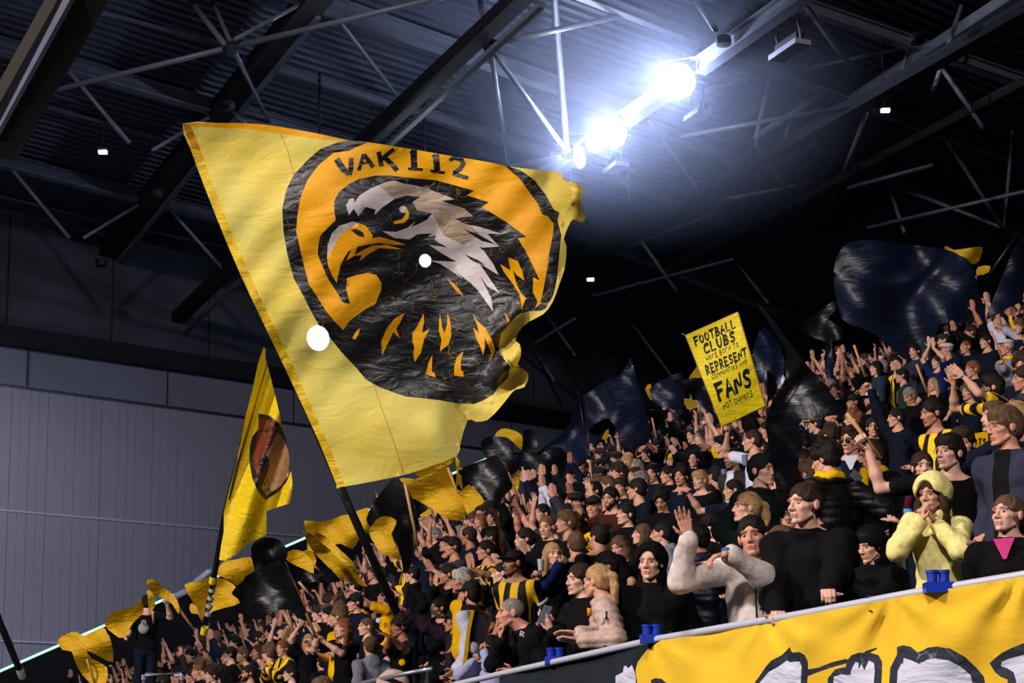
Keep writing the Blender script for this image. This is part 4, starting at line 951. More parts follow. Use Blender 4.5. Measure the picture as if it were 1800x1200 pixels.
def clothm(name, col, col2=None, transl=.35, transp=.0, rough=.55, spec=.35, cracks=False, crk='#8d7a2a', bump=.35, bs=3., wear=0.):
    if name in MATS: return MATS[name]
    m = bpy.data.materials.new(name); m.use_nodes = True; MATS[name] = m; nt = m.node_tree; N = nt.nodes.new; L = nt.links.new; b = nt.nodes['Principled BSDF']
    b.inputs['Roughness'].default_value = rough; b.inputs['Specular IOR Level'].default_value = spec
    tc = N('ShaderNodeTexCoord'); n1 = N('ShaderNodeTexNoise'); n1.inputs['Scale'].default_value = 1.6; n1.inputs['Detail'].default_value = 4; L(tc.outputs['Object'], n1.inputs[0])
    mx = N('ShaderNodeMix'); mx.data_type = 'RGBA'; mx.inputs[6].default_value = (*rgb(col), 1); mx.inputs[7].default_value = (*rgb(col2 or col), 1)
    mr = N('ShaderNodeMapRange'); mr.inputs[1].default_value = .38; mr.inputs[2].default_value = .62; L(n1.outputs[0], mr.inputs[0]); L(mr.outputs[0], mx.inputs[0]); src = mx.outputs[2]
    if cracks:
        v = N('ShaderNodeTexVoronoi'); v.feature = 'DISTANCE_TO_EDGE'; v.inputs['Scale'].default_value = 9; n2 = N('ShaderNodeTexNoise'); n2.inputs['Scale'].default_value = 3; L(tc.outputs['Object'], n2.inputs[0])
        add = N('ShaderNodeVectorMath'); add.operation = 'MULTIPLY_ADD'; add.inputs[1].default_value = (.5, .5, .5); L(n2.outputs['Color'], add.inputs[0]); L(tc.outputs['Object'], add.inputs[2]); L(add.outputs[0], v.inputs['Vector'])
        n3 = N('ShaderNodeTexNoise'); n3.inputs['Scale'].default_value = 7; L(tc.outputs['Object'], n3.inputs[0]); n3.inputs['Detail'].default_value = 5
        t = N('ShaderNodeMapRange'); t.inputs[1].default_value = .03; t.inputs[2].default_value = .0; t.inputs[3].default_value = 0; t.inputs[4].default_value = 1; L(v.outputs['Distance'], t.inputs[0])
        t2 = N('ShaderNodeMapRange'); t2.inputs[1].default_value = .5; t2.inputs[2].default_value = .68; L(n3.outputs[0], t2.inputs[0])
        mu = N('ShaderNodeMath'); mu.operation = 'MULTIPLY'; L(t.outputs[0], mu.inputs[0]); L(t2.outputs[0], mu.inputs[1])
        m2 = N('ShaderNodeMix'); m2.data_type = 'RGBA'; m2.inputs[7].default_value = (*rgb(crk), 1); L(mu.outputs[0], m2.inputs[0]); L(src, m2.inputs[6]); src = m2.outputs[2]
    L(src, b.inputs['Base Color'])
    nb = N('ShaderNodeTexNoise'); nb.inputs['Scale'].default_value = bs; nb.inputs['Detail'].default_value = 6; nb.inputs['Distortion'].default_value = 1.2
    mp = N('ShaderNodeMapping'); mp.inputs['Scale'].default_value = (1, 1, 2.6); mp.inputs['Rotation'].default_value = (0, .5, 0); L(tc.outputs['Object'], mp.inputs[0]); L(mp.outputs[0], nb.inputs['Vector'])
    bp = N('ShaderNodeBump'); bp.inputs['Strength'].default_value = bump; bp.inputs['Distance'].default_value = .12; L(nb.outputs[0], bp.inputs['Height']); L(bp.outputs[0], b.inputs['Normal'])
    last = b.outputs[0]
    if transl:
        t = N('ShaderNodeBsdfTranslucent'); L(src, t.inputs[0]); L(bp.outputs[0], t.inputs['Normal']); ms = N('ShaderNodeMixShader'); ms.inputs[0].default_value = transl; L(last, ms.inputs[1]); L(t.outputs[0], ms.inputs[2]); last = ms.outputs[0]
    if transp:
        t = N('ShaderNodeBsdfTransparent'); ms = N('ShaderNodeMixShader'); ms.inputs[0].default_value = transp; L(last, ms.inputs[1]); L(t.outputs[0], ms.inputs[2]); last = ms.outputs[0]
    L(last, nt.nodes['Material Output'].inputs[0])
    return m
M_FY = clothm('flag_yellow', '#fff07c', '#ffe660', .4, .06, bump=.16, bs=2.2)
M_FG = clothm('flag_gold', '#f8b208', '#f4a804', .3, bump=.16, bs=2.2)
M_FB = clothm('flag_black_paint', '#08080b', '#101015', .05, .015, .42, .5, cracks=True, bump=.3, bs=4)
M_FW = clothm('flag_white_paint', '#d8d0cf', '#c6bcb8', .2, bump=.15)
M_FT = clothm('flag_tan_paint', '#b3a08c', '#9d8b72', .2, cracks=True, crk='#d8c060')
M_FF = clothm('flag_yellow_back', '#ffe878', '#f8de62', .45, bump=.12, bs=2)
M_FS = clothm('flag_sleeve', '#e8c21a', '#d6ae14', .2, rough=.5)
M_FD = clothm('flag_seam_brown', '#c98a12', '#b87a10', .2)
mainm = [M_FY, M_FG, M_FB, M_FW, M_FT, M_FF, M_FS, M_FD]
art = [(hem, 1), (ring_o, 2), (orange, 1), (white2, 3), (white1, 3), (tan1, 4)]+[(b_, 2) for b_ in blk]+[(beak_w, 3), (beak_o, 1), (nost, 2), (beak_l, 1), (eyew, 3), (eyec, 1)]+[(s_, 1) for s_ in slash]+[(l_, 2) for l_ in let]
for seam in ([(487, 222), (505, 262), (520, 320)], [(655, 670), (672, 720), (690, 770), (710, 832)]): art.insert(0, (ribbon(seam, 1.3), 7))
art += [(fold1, 5), (fold2, 5), (fold4, 5), (fold3, 5), (sleeve, 6), (corner, 7)]
FD = 15.
def main_depth(x, y):
    # distance from the pole, in pixels, across the cloth
    ux, uy = .918, -.396; s_ = (x-321)*ux+(y-217)*uy; v = (x-321)*.396+(y-217)*.918
    a = np.clip(s_/500, 0, 1.2)
    d = FD-.25*a+.13*a*np.sin(s_/62+v/170+.5)+.055*a*np.sin(s_/31-v/90+1.)+.05*np.sin(v/70+s_/240)+.024*np.sin(v/33-s_/60)*(1.2-a)
    d = d+.012*np.sin(v/11+s_/38+2*np.sin(s_/90))*np.exp(-((v-330)/240)**2)+.010*a*np.sin((s_-v*.5)/14+1.5*np.sin(v/60))
    # turned-over fly edge
    e = np.clip((x-(960+.0*y))/50, 0, 1)*np.clip((450-y)/100, 0, 1); d = d-.25*e*e
    lowr = np.exp(-(((x-905)/34)**2+((y-625)/60)**2)); d = d+.28*lowr*np.sin((x+y)/13)
    e3 = np.exp(-(((x-850)/70)**2+((y-740)/40)**2)); d = d-.18*e3*np.sin((x-y*.4)/22)
    return d
Vf, Tf, mf = cloth_mesh('eagle', smooth_poly(main_out, 2), art, main_depth, 9, mainm)
base = at(697, 1075, 15.6); tip = at(318, 205, 14.98)
fr = empty('giant_flag', base); tag(fr, 'giant yellow flag with a painted eagle in a black ring on a black pole', 'flag')
me = newmesh('cloth', Vf-base, Tf, mf, mats=mainm); o = link('cloth', me, fr)
pl_ = lambda t: base+(tip-base)*t
b = MB(); q0 = at(597, 853, 15.12); b.tube([np.zeros(3), (q0-base)*.5, q0-base], [.034, .033, .03], 12); b.tube([q0-base, at(458, 535, 15.16)-base, at(329, 222, 15.1)-base], [.026, .02, .014], 10)
b.build('pole', mat('pole_black', rgb('#0e0e11'), .35, spec=.5), fr, True)
# ---- second flag
def M3(l): return [(360+x/3, 600+y/3) for x, y in l]
out2 = M3([(310, 30), (320, 40), (320, 85), (345, 180), (380, 320), (415, 470), (440, 560), (455, 680), (462, 740), (460, 800), (445, 855), (380, 875), (325, 895), (325, 1020), (270, 1045), (215, 1075), (170, 1120), (110, 1158), (75, 1150), (85, 1080), (100, 1000), (100, 900), (130, 780), (170, 640), (185, 520), (215, 390), (250, 260), (280, 120)])
M_SY = clothm('small_flag_yellow', '#f0d010', '#e8c60c', .3, bump=.3)
M_SG = clothm('small_flag_gold', '#dcae0c', '#cf9f0a', .25, bump=.45, bs=5)
M_R = clothm('flag_rust_paint', '#7a2e14', '#54200f', .1); M_P = clothm('flag_peach_paint', '#d8a468', '#e0b480', .2)
m2 = [M_SY, M_FB, M_R, M_P, M_SG]
art2 = [(M3([(215, 388), (222, 392), (200, 500), (185, 580), (182, 540)]), 1), (M3([(283, 380), (340, 390), (390, 430), (418, 485), (445, 560), (456, 680), (430, 742), (390, 792), (320, 836), (280, 790), (250, 720), (236, 640), (236, 560), (250, 500), (275, 470), (283, 460)]), 1),
 (M3([(285, 408), (340, 415), (385, 462), (378, 470), (340, 466), (287, 466)]), 2), (M3([(285, 478), (375, 476), (320, 590), (292, 606), (286, 650), (312, 712), (300, 730), (272, 700), (258, 640), (266, 560), (276, 500)]), 2),
 (M3([(385, 478), (420, 515), (442, 580), (448, 640), (440, 705), (400, 762), (340, 802), (326, 820), (300, 770), (322, 712), (340, 662), (340, 620), (322, 598)]), 3), (M3([(320, 592), (342, 630), (338, 670), (310, 705), (288, 680), (286, 630), (298, 600)]), 1),
 (M3([(125, 930), (200, 965), (325, 1020), (270, 1045), (215, 1075), (170, 1120), (110, 1158), (75, 1150), (85, 1080), (100, 1000), (103, 940)]), 0), (M3(ribbon([(112, 938), (180, 965), (250, 992), (325, 1020)], 3)), 4), (M3([(206, 1048), (215, 1050), (214, 1062), (206, 1060)]), 1), (M3([(325, 836), (460, 800), (445, 855), (380, 875), (326, 893)]), 0), (M3([(283, 380), (283, 462), (250, 500), (210, 640), (170, 640), (215, 390), (250, 260), (285, 120), (300, 300)]), 0), (M3(ribbon([(300, 100), (262, 330), (215, 520), (165, 720), (118, 930)], 3)), 4)]
for st_ in ([(303, 725), (318, 760)], [(318, 760), (328, 722)], [(328, 722), (338, 758)], [(342, 768), (312, 800)], [(336, 776), (352, 806)], [(352, 806), (324, 812)]): art2.append((M3(ribbon(st_, 5)), 1))
D2 = 19.
Vf, Tf, mf = cloth_mesh('f2', out2, art2, lambda x, y: D2+.10*np.sin((x-y*-.35)/11)+.05*np.sin(y/37+x/9), 5, m2)
base = at(357, 1112, 19.6); fr = empty('tall_flag', base); tag(fr, 'tall yellow flag with a half circle emblem, on a black taped pole', 'flag')
link('cloth', newmesh('cloth', Vf-base, Tf, mf, mats=m2), fr)
b = MB(); b.tube([np.zeros(3), at(372, 1040, 19.4)-base, at(394, 908, 19.1)-base, at(464, 614, 19.0)-base], [.03, .03, .027, .012], 10); b.build('pole', mat('pole_black', (.01, .01, .01)), fr, True)
b = MB()
for x, y in ((359, 1108), (374, 1019)): c = at(x, y, 19.35)-base; b.lathe(c, [(.033, -.04), (.036, -.03), (.036, .03), (.033, .04)], 10, at(394, 908, 19.1)-at(357, 1112, 19.6))
o = b.build('yellow_tape', mat('tape_yellow', rgb('#d8c020'), .5), fr); o['kind'] = 'stuff'
b = MB(); c0 = at(368, 1072, 19.5)-base; 
for k in range(5): c = (at(366+k*2.3, 1078-k*14, 19.36-.0)-base); b.lathe(c, [(.0325, -.02), (.0335, .0), (.0325, .02)], 10, at(394, 908, 19.1)-at(357, 1112, 19.6))
o = b.build('stickers', mat('sticker_white', rgb('#a9a6a0'), .5), fr); o['kind'] = 'stuff'
# a third pole crossing the lower left corner
base = at(42, 1195, 16.); fr = empty('bare_pole', base); tag(fr, 'black pole with yellow tape crossing the lower left corner', 'pole')
b = MB(); b.tube([np.zeros(3), at(-14, 1060, 15.5)-base], [.026, .03], 10); b.build('shaft', mat('pole_black', (.01, .01, .01)), fr, True)
b = MB(); b.lathe(at(16, 1130, 15.78)-base, [(.03, -.03), (.033, 0), (.03, .03)], 10, at(0, 1080, 15.6)-base); b.build('yellow_tape', MATS['tape_yellow'], fr)
b = MB(); b.lathe(at(37, 1182, 15.95)-base, [(.03, -.05), (.033, 0), (.03, .05)], 10, at(0, 1080, 15.6)-base); b.build('grey_tape', MATS['sticker_white'], fr)
# ---- small waved flags: (outline, depth, colour, stick, label)
M_SK = clothm('small_flag_black', '#07080b', '#0a0e18', .03, 0, .4, .45, bump=.25, bs=2)
M_SB = clothm('small_flag_navy', '#0c1830', '#0a1122', .04, 0, .4, .45, bump=.3, bs=1.5)
stickm = mat('wooden_stick', rgb('#b98a55'), .6, .2, 60)
FLAGS = [
 ([(101, 1125), (118, 1113), (135, 1110), (148, 1117), (180, 1102), (188, 1112), (195, 1125), (199, 1163), (172, 1152), (152, 1143), (163, 1158), (188, 1172), (186, 1200), (158, 1200), (135, 1170), (126, 1145), (110, 1142)], 24, 'g', ((146, 1138), (170, 1210)), 'knotted gold flag at the far lower left in front of the light strip'),
 ([(184, 1098), (193, 1080), (215, 1070), (240, 1063), (246, 1049), (253, 1075), (234, 1094), (217, 1121), (200, 1114)], 25.5, 'g', None, 'gold flag hanging just left of the standing man in black'),
 ([(258, 1037), (268, 1041), (273, 1064), (262, 1075), (260, 1050)], 28.6, 'g', ((268, 1075), (270, 1095)), 'narrow gold flag tip behind the standing man in black'),
 ([(258, 1020), (268, 1017), (280, 1026), (292, 1036), (306, 1046), (315, 1064), (314, 1079), (303, 1062), (290, 1052), (275, 1046), (262, 1036)], 24.5, 'g', ((300, 1048), (342, 1108)), 'crumpled gold flag above the raised arm of the man in black'),
 ([(324, 1028), (350, 1021), (375, 1015), (398, 1019), (418, 1035), (425, 1058), (395, 1068), (368, 1077), (358, 1094), (342, 1062)], 23.5, 'g', ((342, 1062), (359, 1096)), 'square gold flag behind the black taped pole'),
 ([(333, 1066), (338, 1060), (350, 1072), (350, 1079), (336, 1077)], 25, 'g', None, 'scrap of gold flag below the square gold one'),
 ([(379, 1006), (392, 988), (415, 983), (440, 979), (452, 1000), (432, 1012), (420, 1030), (402, 1019), (386, 1012)], 26, 'g', None, 'gold flag half hidden behind the black flag and the taped pole'),
 ([(501, 980), (508, 968), (525, 966), (540, 975), (547, 985), (552, 1008), (532, 999), (515, 991)], 24, 'g', None, 'gold flag between the black flags at mid left'),
 ([(528, 970), (548, 968), (556, 985), (550, 1000), (540, 990)], 25, 'g', ((548, 990), (562, 1003)), 'small gold flag edge behind its neighbour at mid left'),
 ([(534, 915), (560, 917), (585, 912), (600, 906), (615, 903), (646, 892), (649, 915), (648, 934), (632, 945), (620, 965), (598, 955), (575, 962), (556, 970), (540, 966), (541, 940)], 27, 'g', ((646, 892), (640, 980)), 'broad gold flag left of the great pole'),
 ([(532, 932), (550, 940), (570, 947), (586, 960), (604, 977), (622, 988), (630, 1012), (646, 1030), (620, 1025), (600, 1016), (584, 1004), (566, 985), (548, 966)], 21, 'g', ((598, 985), (640, 1010)), 'long twisted gold flag trailing below the broad one'),
 ([(553, 935), (575, 944), (600, 968), (618, 985), (602, 982), (580, 965), (560, 950)], 20.7, 'g', None, 'narrow folded gold flag lying over the long twisted one'),
 ([(648, 934), (660, 915), (672, 907), (690, 909), (698, 920), (688, 938), (696, 960), (706, 985), (688, 978), (670, 972), (658, 955)], 22, 'g', None, 'crumpled gold flag right of the great pole'),
 ([(703, 840), (727, 842), (750, 834), (787, 821), (800, 850), (820, 903), (802, 915), (780, 908), (758, 893), (735, 880), (716, 868)], 24, 'g', ((787, 821), (822, 912)), 'large gold flag directly below the corner of the eagle flag'),
 ([(727, 826), (748, 818), (795, 800), (793, 815), (760, 828), (738, 838)], 26, 'g', None, 'strip of gold flag tucked under the eagle flag'),
 ([(800, 802), (808, 812), (812, 845), (813, 862), (806, 850), (800, 860), (803, 830)], 28, 'g', None, 'upright sliver of gold flag right of the eagle flag corner'),
 ([(812, 862), (824, 851), (838, 862), (852, 881), (838, 890), (820, 903), (806, 868)], 25, 'g', None, 'ragged gold flag right of the large gold one'),
 ([(738, 905), (757, 893), (758, 903), (744, 909)], 27, 'g', ((757, 897), (766, 915)), 'little gold pennant above the clapping crowd'),
 ([(660, 862), (668, 880), (674, 884), (668, 888), (662, 875)], 30, 'g', None, 'tiny gold flag corner left of the black draped flag'),
 ([(869, 766), (880, 754), (896, 754), (918, 765), (917, 790), (905, 780), (890, 768)], 36, 'g', None, 'gold flag behind the rolled black flag'),
 ([(961, 782), (970, 787), (972, 793), (960, 796)], 38, 'g', None, 'tiny gold flag above the long black flag'),
 ([(902, 838), (912, 826), (913, 848), (908, 866), (904, 852)], 30, 'g', None, 'thin gold pennant in front of the big black flags'),
 ([(1058, 770), (1064, 758), (1070, 754), (1069, 768), (1064, 773)], 40, 'g', None, 'tiny gold flag under the wide navy flag'),
 ([(1134, 684), (1143, 674), (1146, 690), (1145, 704)], 39, 'g', None, 'slim gold flag between two navy flags'),
 ([(1210, 668), (1222, 648), (1229, 640), (1236, 668)], 33, 'g', None, 'gold flag peeping out left of the yellow placard'),
 ([(1202, 700), (1225, 705), (1222, 717), (1208, 719)], 34, 'g', None, 'gold flag scrap below the placard corner'),
 ([(1660, 437), (1664, 432), (1676, 439), (1700, 436), (1727, 434), (1724, 450), (1719, 461), (1708, 464), (1697, 453), (1678, 446)], 42, 'g', None, 'torn gold flag high at the upper right'),
 ([(1719, 469), (1740, 467), (1737, 479), (1717, 484)], 41, 'g', ((1716, 484), (1714, 505)), 'small gold flag below the torn one at the upper right'),
 # black ones
 ([(441, 962), (458, 946), (478, 945), (492, 950), (505, 966), (502, 985), (478, 998), (456, 1004), (447, 1000)], 20.5, 'k', None, 'bunched black flag top beside the tall yellow flag'),
 ([(407, 1041), (430, 1018), (470, 990), (500, 986), (515, 1020), (530, 1055), (543, 1090), (522, 1085), (505, 1070), (475, 1078), (450, 1091), (432, 1075), (418, 1052)], 20, 'k', ((500, 988), (557, 1122)), 'large black flag hanging over the crowd at lower left'),
 ([(500, 992), (522, 1000), (548, 1008), (560, 1008), (575, 995), (590, 1010), (599, 1021), (575, 1024), (545, 1023), (520, 1018)], 20.4, 'k', ((598, 1020), (606, 1036)), 'black flag with a pointed tail above the boy in gold'),
 ([(644, 912), (655, 885), (668, 868), (690, 842), (708, 848), (722, 868), (731, 895), (735, 930), (728, 975), (712, 1010), (706, 985), (700, 962), (688, 938), (698, 915), (670, 905), (652, 925)], 20, 'k', ((712, 850), (735, 960)), 'draped black flag right of the great pole'),
 ([(735, 870), (752, 888), (746, 900), (736, 895)], 26, 'k', None, 'small black flag piece beside the large gold flag'),
 ([(805, 829), (830, 815), (855, 806), (875, 800), (896, 840), (900, 858), (885, 872), (872, 896), (850, 872), (828, 850)], 24, 'k', ((893, 830), (912, 880)), 'triangular black flag right of the gold flags'),
 ([(845, 777), (862, 766), (878, 768), (894, 784), (905, 800), (915, 815), (900, 835), (880, 820), (860, 812), (850, 795)], 30, 'k', None, 'rolled black flag with a pale curled edge'),
 ([(920, 756), (938, 757), (945, 775), (943, 800), (960, 792), (985, 785), (1008, 820), (990, 845), (950, 862), (915, 850), (905, 810), (918, 790)], 33, 'k', None, 'broad black flag low in front of the far crowd'),
 ([(940, 800), (985, 765), (1002, 740), (1010, 712), (1022, 692), (1032, 720), (1036, 800), (1015, 822), (990, 845), (960, 830)], 33.5, 'n', ((1017, 688), (1036, 815)), 'navy flag hanging in folds from a thin pole'),
 ([(1020, 700), (1035, 690), (1060, 672), (1088, 660), (1104, 640), (1108, 632), (1120, 665), (1134, 720), (1144, 770), (1125, 785), (1098, 795), (1085, 760), (1070, 735), (1045, 745), (1034, 755), (1026, 720)], 35, 'n', ((1107, 630), (1146, 775)), 'wide navy flag stretched between two poles'),
 ([(1142, 684), (1160, 670), (1196, 654), (1200, 668), (1202, 716), (1165, 716), (1148, 705)], 38, 'n', None, 'navy flag left of the placard'),
 ([(1181, 669), (1205, 667), (1234, 664), (1246, 690), (1258, 737), (1240, 722), (1214, 692)], 31, 'k', None, 'black flag corner touching the placard edge'),
 ([(1138, 720), (1180, 721), (1226, 716), (1212, 745), (1192, 772), (1165, 765), (1147, 752)], 36, 'k', None, 'black flag sagging below the navy ones'),
 ([(1332, 536), (1345, 546), (1362, 566), (1395, 612), (1430, 655), (1484, 722), (1462, 730), (1430, 737), (1405, 742), (1412, 780), (1402, 822), (1420, 850), (1440, 872), (1405, 882), (1375, 885), (1362, 845), (1355, 800), (1346, 752), (1350, 722), (1366, 690), (1382, 662), (1377, 640), (1382, 622), (1366, 590)], 13.2, 'k', None, 'big glossy black flag streaming from the pale stick'),
 ([(1328, 600), (1345, 574), (1372, 608), (1378, 655), (1352, 698), (1332, 690), (1318, 650)], 30, 'n', None, 'dim black flag, coloured navy for blue light, behind the streaming black flag'),  # black flag; the blue light on it is put into its navy colour
 ([(1348, 650), (1350, 690), (1346, 725), (1352, 705), (1366, 690), (1362, 665)], 28, 'k', None, 'dark flag edge beside the placard'),
 ([(1400, 573), (1430, 553), (1450, 540), (1466, 527), (1468, 545), (1455, 560), (1478, 575), (1482, 595), (1450, 600), (1420, 588)], 34, 'k', None, 'black flag with a pale upper hem at the upper right'),
 ([(1470, 452), (1495, 425), (1540, 422), (1600, 430), (1662, 438), (1692, 452), (1712, 475), (1722, 520), (1737, 562), (1700, 566), (1655, 570), (1640, 600), (1612, 636), (1582, 626), (1545, 592), (1510, 575), (1480, 560), (1466, 500)], 34, 'n', None, 'huge navy flag billowing at the upper right'),
 ([(1733, 562), (1748, 520), (1765, 478), (1785, 432), (1808, 400), (1850, 395), (1850, 500), (1800, 528), (1765, 545)], 30, 'n', ((1794, 404), (1732, 492)), 'navy flag at the right edge on a thin pole'),
 ([(1452, 605), (1462, 600), (1466, 640), (1462, 665), (1450, 655)], 33, 'n', ((1462, 598), (1463, 668)), 'slim navy flag above the far right crowd'),
]
cm = {'g': M_SG, 'k': M_SK, 'n': M_SB}
for i, (ol, d, c, stick, lab) in enumerate(FLAGS):
    r_ = random.Random(i); cx, cy = np.mean(ol, 0); ph = r_.uniform(0, 6); an = r_.uniform(.3, 1.3) if c == 'g' else r_.uniform(-.6, .5); sc_ = 15.5/d; wl_ = (15+r_.uniform(0, 6))*sc_**.3; am = .075*(d/24)
    ext = np.ptp(np.array(ol), axis=0).max(); am *= min(1, ext/60)
    if d < 14: am, wl_, an = .09, 24, -.5
    if ext > 150 and d > 20: am, wl_ = .2, 26
    fn = lambda x, y: d+am*np.sin(((x-cx)*math.cos(an)+(y-cy)*math.sin(an))/wl_+ph+.6*np.sin((y-cy)/31))+am*.5*np.sin(((x-cx)*.7-(y-cy)*.6)/(wl_*.55)+ph*2)+(0 if c == 'g' else am*.3)*np.sin(((x-cx)*.95+(y-cy)*.35)/(wl_*.5)+2.2*np.sin((y-cy)/23+ph)+1.4*np.sin((x-cx)/29+ph*3))*(.5+.5*np.sin((x+y)/37+ph))
    V_, T_, m_ = cloth_mesh('c', smooth_poly(ol, 2), [], fn, max(2.2, ext/34), [cm[c]])
    base = at(*stick[1], d+.05) if stick else V_[np.argmin(V_[:, 2])]
    root = empty('waved_flag', base); tag(root, lab, 'flag'); link('cloth', newmesh('cloth', V_-base, T_), root, cm[c])
    if stick:
        t_ = at(*stick[0], d-.0)-base; b = MB(); thin = c == 'n'; b.tube([np.zeros(3), t_*.5, t_], .016 if not thin else .02, 7); b.build('stick', MATS['pole_black'] if thin else stickm, root, True)
# ---- banner on the front rail
def R3(l): return [(1330+x/3.83, 980+(y if y < 843 else 1000)/3.83) for x, y in l]
def R2(l): return [(860+x/3.83, 980+(y if y < 843 else 1000)/3.83) for x, y in l]
top = [(x, rail_y(x)+2.5) for x in range(1860, 860, -20)]
ban = top+[(866, 1260), (1000, 1270), (1400, 1270), (1860, 1262)]
M_BY = clothm('banner_yellow', '#e6bd33', '#deb32e', .0, rough=.9, spec=.1, bump=.1, bs=1.6); M_BK = clothm('banner_charcoal', '#252b33', '#1f252c', .0, rough=.9, spec=.1, bump=.12, bs=2)
M_BI = clothm('banner_ink', '#232833', '#2b313c', 0., rough=.8, spec=.2, cracks=True, crk='#8c9098'); M_BW = clothm('banner_white', '#c9cbdb', '#c0c2d4', 0., rough=.85, spec=.1)
arts = [([(860, 1180), (1165, 1112), (1160, 1126), (1137, 1142), (1121, 1163), (1117, 1178), (1120, 1200), (1120, 1290), (860, 1290)], 1),
 (R2([(850, 1000), (850, 795), (900, 770), (905, 735), (920, 725), (935, 745), (960, 720), (970, 745), (985, 790), (990, 1000)]), 3), (R2([(1085, 1000), (1090, 820), (1120, 810), (1160, 815), (1190, 840), (1200, 1000)]), 2),
 (R3([(-40, 1000), (-10, 835), (20, 795), (60, 735), (100, 690), (170, 655), (205, 620), (222, 600), (238, 637), (290, 635), (325, 655), (345, 700), (347, 750), (330, 1000)]), 2), (R3([(0, 1000), (20, 840), (80, 770), (150, 730), (205, 690), (225, 703), (245, 700), (290, 698), (303, 730), (300, 780), (288, 1000)]), 3),
 (R3([(340, 752), (420, 738), (500, 705), (600, 680), (622, 690), (602, 712), (500, 740), (400, 775), (345, 797), (322, 797)]), 2), (R3([(465, 1000), (480, 810), (530, 750), (600, 735), (610, 690), (640, 655), (690, 638), (770, 640), (820, 655), (845, 700), (845, 760), (830, 1000)]), 2), (R3([(500, 1000), (520, 800), (570, 785), (630, 790), (640, 750), (665, 700), (685, 705), (687, 752), (705, 715), (725, 757), (745, 715), (755, 690), (790, 710), (795, 760), (775, 1000)]), 3), (R3([(722, 642), (730, 628), (806, 605), (813, 613), (780, 630), (735, 656)]), 2),
 (R3([(880, 1000), (900, 740), (945, 650), (945, 600), (985, 588), (1040, 600), (1080, 635), (1100, 632), (1150, 605), (1210, 597), (1300, 610), (1400, 665), (1480, 740), (1530, 800), (1570, 1000)]), 2), (R3([(935, 1000), (950, 760), (975, 710), (985, 716), (990, 675), (1040, 690), (1095, 715), (1150, 685), (1200, 677), (1290, 690), (1370, 730), (1440, 790), (1490, 1000)]), 3),
 (R3([(1568, 710), (1600, 680), (1650, 640), (1720, 605), (1810, 570), (2050, 500), (2050, 1000), (1690, 1000), (1690, 820), (1640, 800), (1605, 770)]), 2), (R3([(1810, 650), (1700, 680), (1650, 700), (1645, 730), (1690, 745), (1730, 770), (1748, 830), (1748, 1000), (2050, 1000), (2050, 600)]), 3)]
def ban_depth(x, y):
    xs = np.array([r[0] for r in RX][::-1], float); d = np.interp(x, xs, [r[2] for r in RX][::-1]); ry = np.interp(x, xs, [r[1] for r in RX][::-1])
    h_ = np.clip((y-ry)/60, 0, 2.5)
    fan = 0
    for cx in (1145, 1345, 1565, 1800, 960): 
        a = np.arctan2(x-cx, y-ry+14); r_ = np.hypot(x-cx, y-ry+14); fan = fan+np.exp(-r_/75)*np.sin(a*9+cx)*.05
    sag = .03*np.sin(x/52+h_*.8)*h_*.6+.012*np.sin(x/17+h_)*np.exp(-h_)
    return d-.05-(fan*np.clip(h_*1.5, 0, 1)+sag)*1.0
Vb, Tb, mb = cloth_mesh('ban', ban, arts, ban_depth, 9, [])
base = at(1400, 1240, 11.); root = empty('rail_banner', base); tag(root, 'long yellow and charcoal banner with huge white brush letters hung over the front rail', 'banner')
link('cloth', newmesh('cloth', Vb-base, Tb, mb, mats=[M_BY, M_BK, M_BI, M_BW]), root)
for px in (1528, 1177, 1062, 912):
    c = at(px, rail_y(px)+1, rail_d(px)-.04)-base; b = MB(); b.tube([c+[0, 0, .035], c+[-.01, -.03, 0], c-[0, 0, .04], c+[.02, -.02, -.06]], .006, 6); b.build('cord_tie', MATS['pole_black'], root)
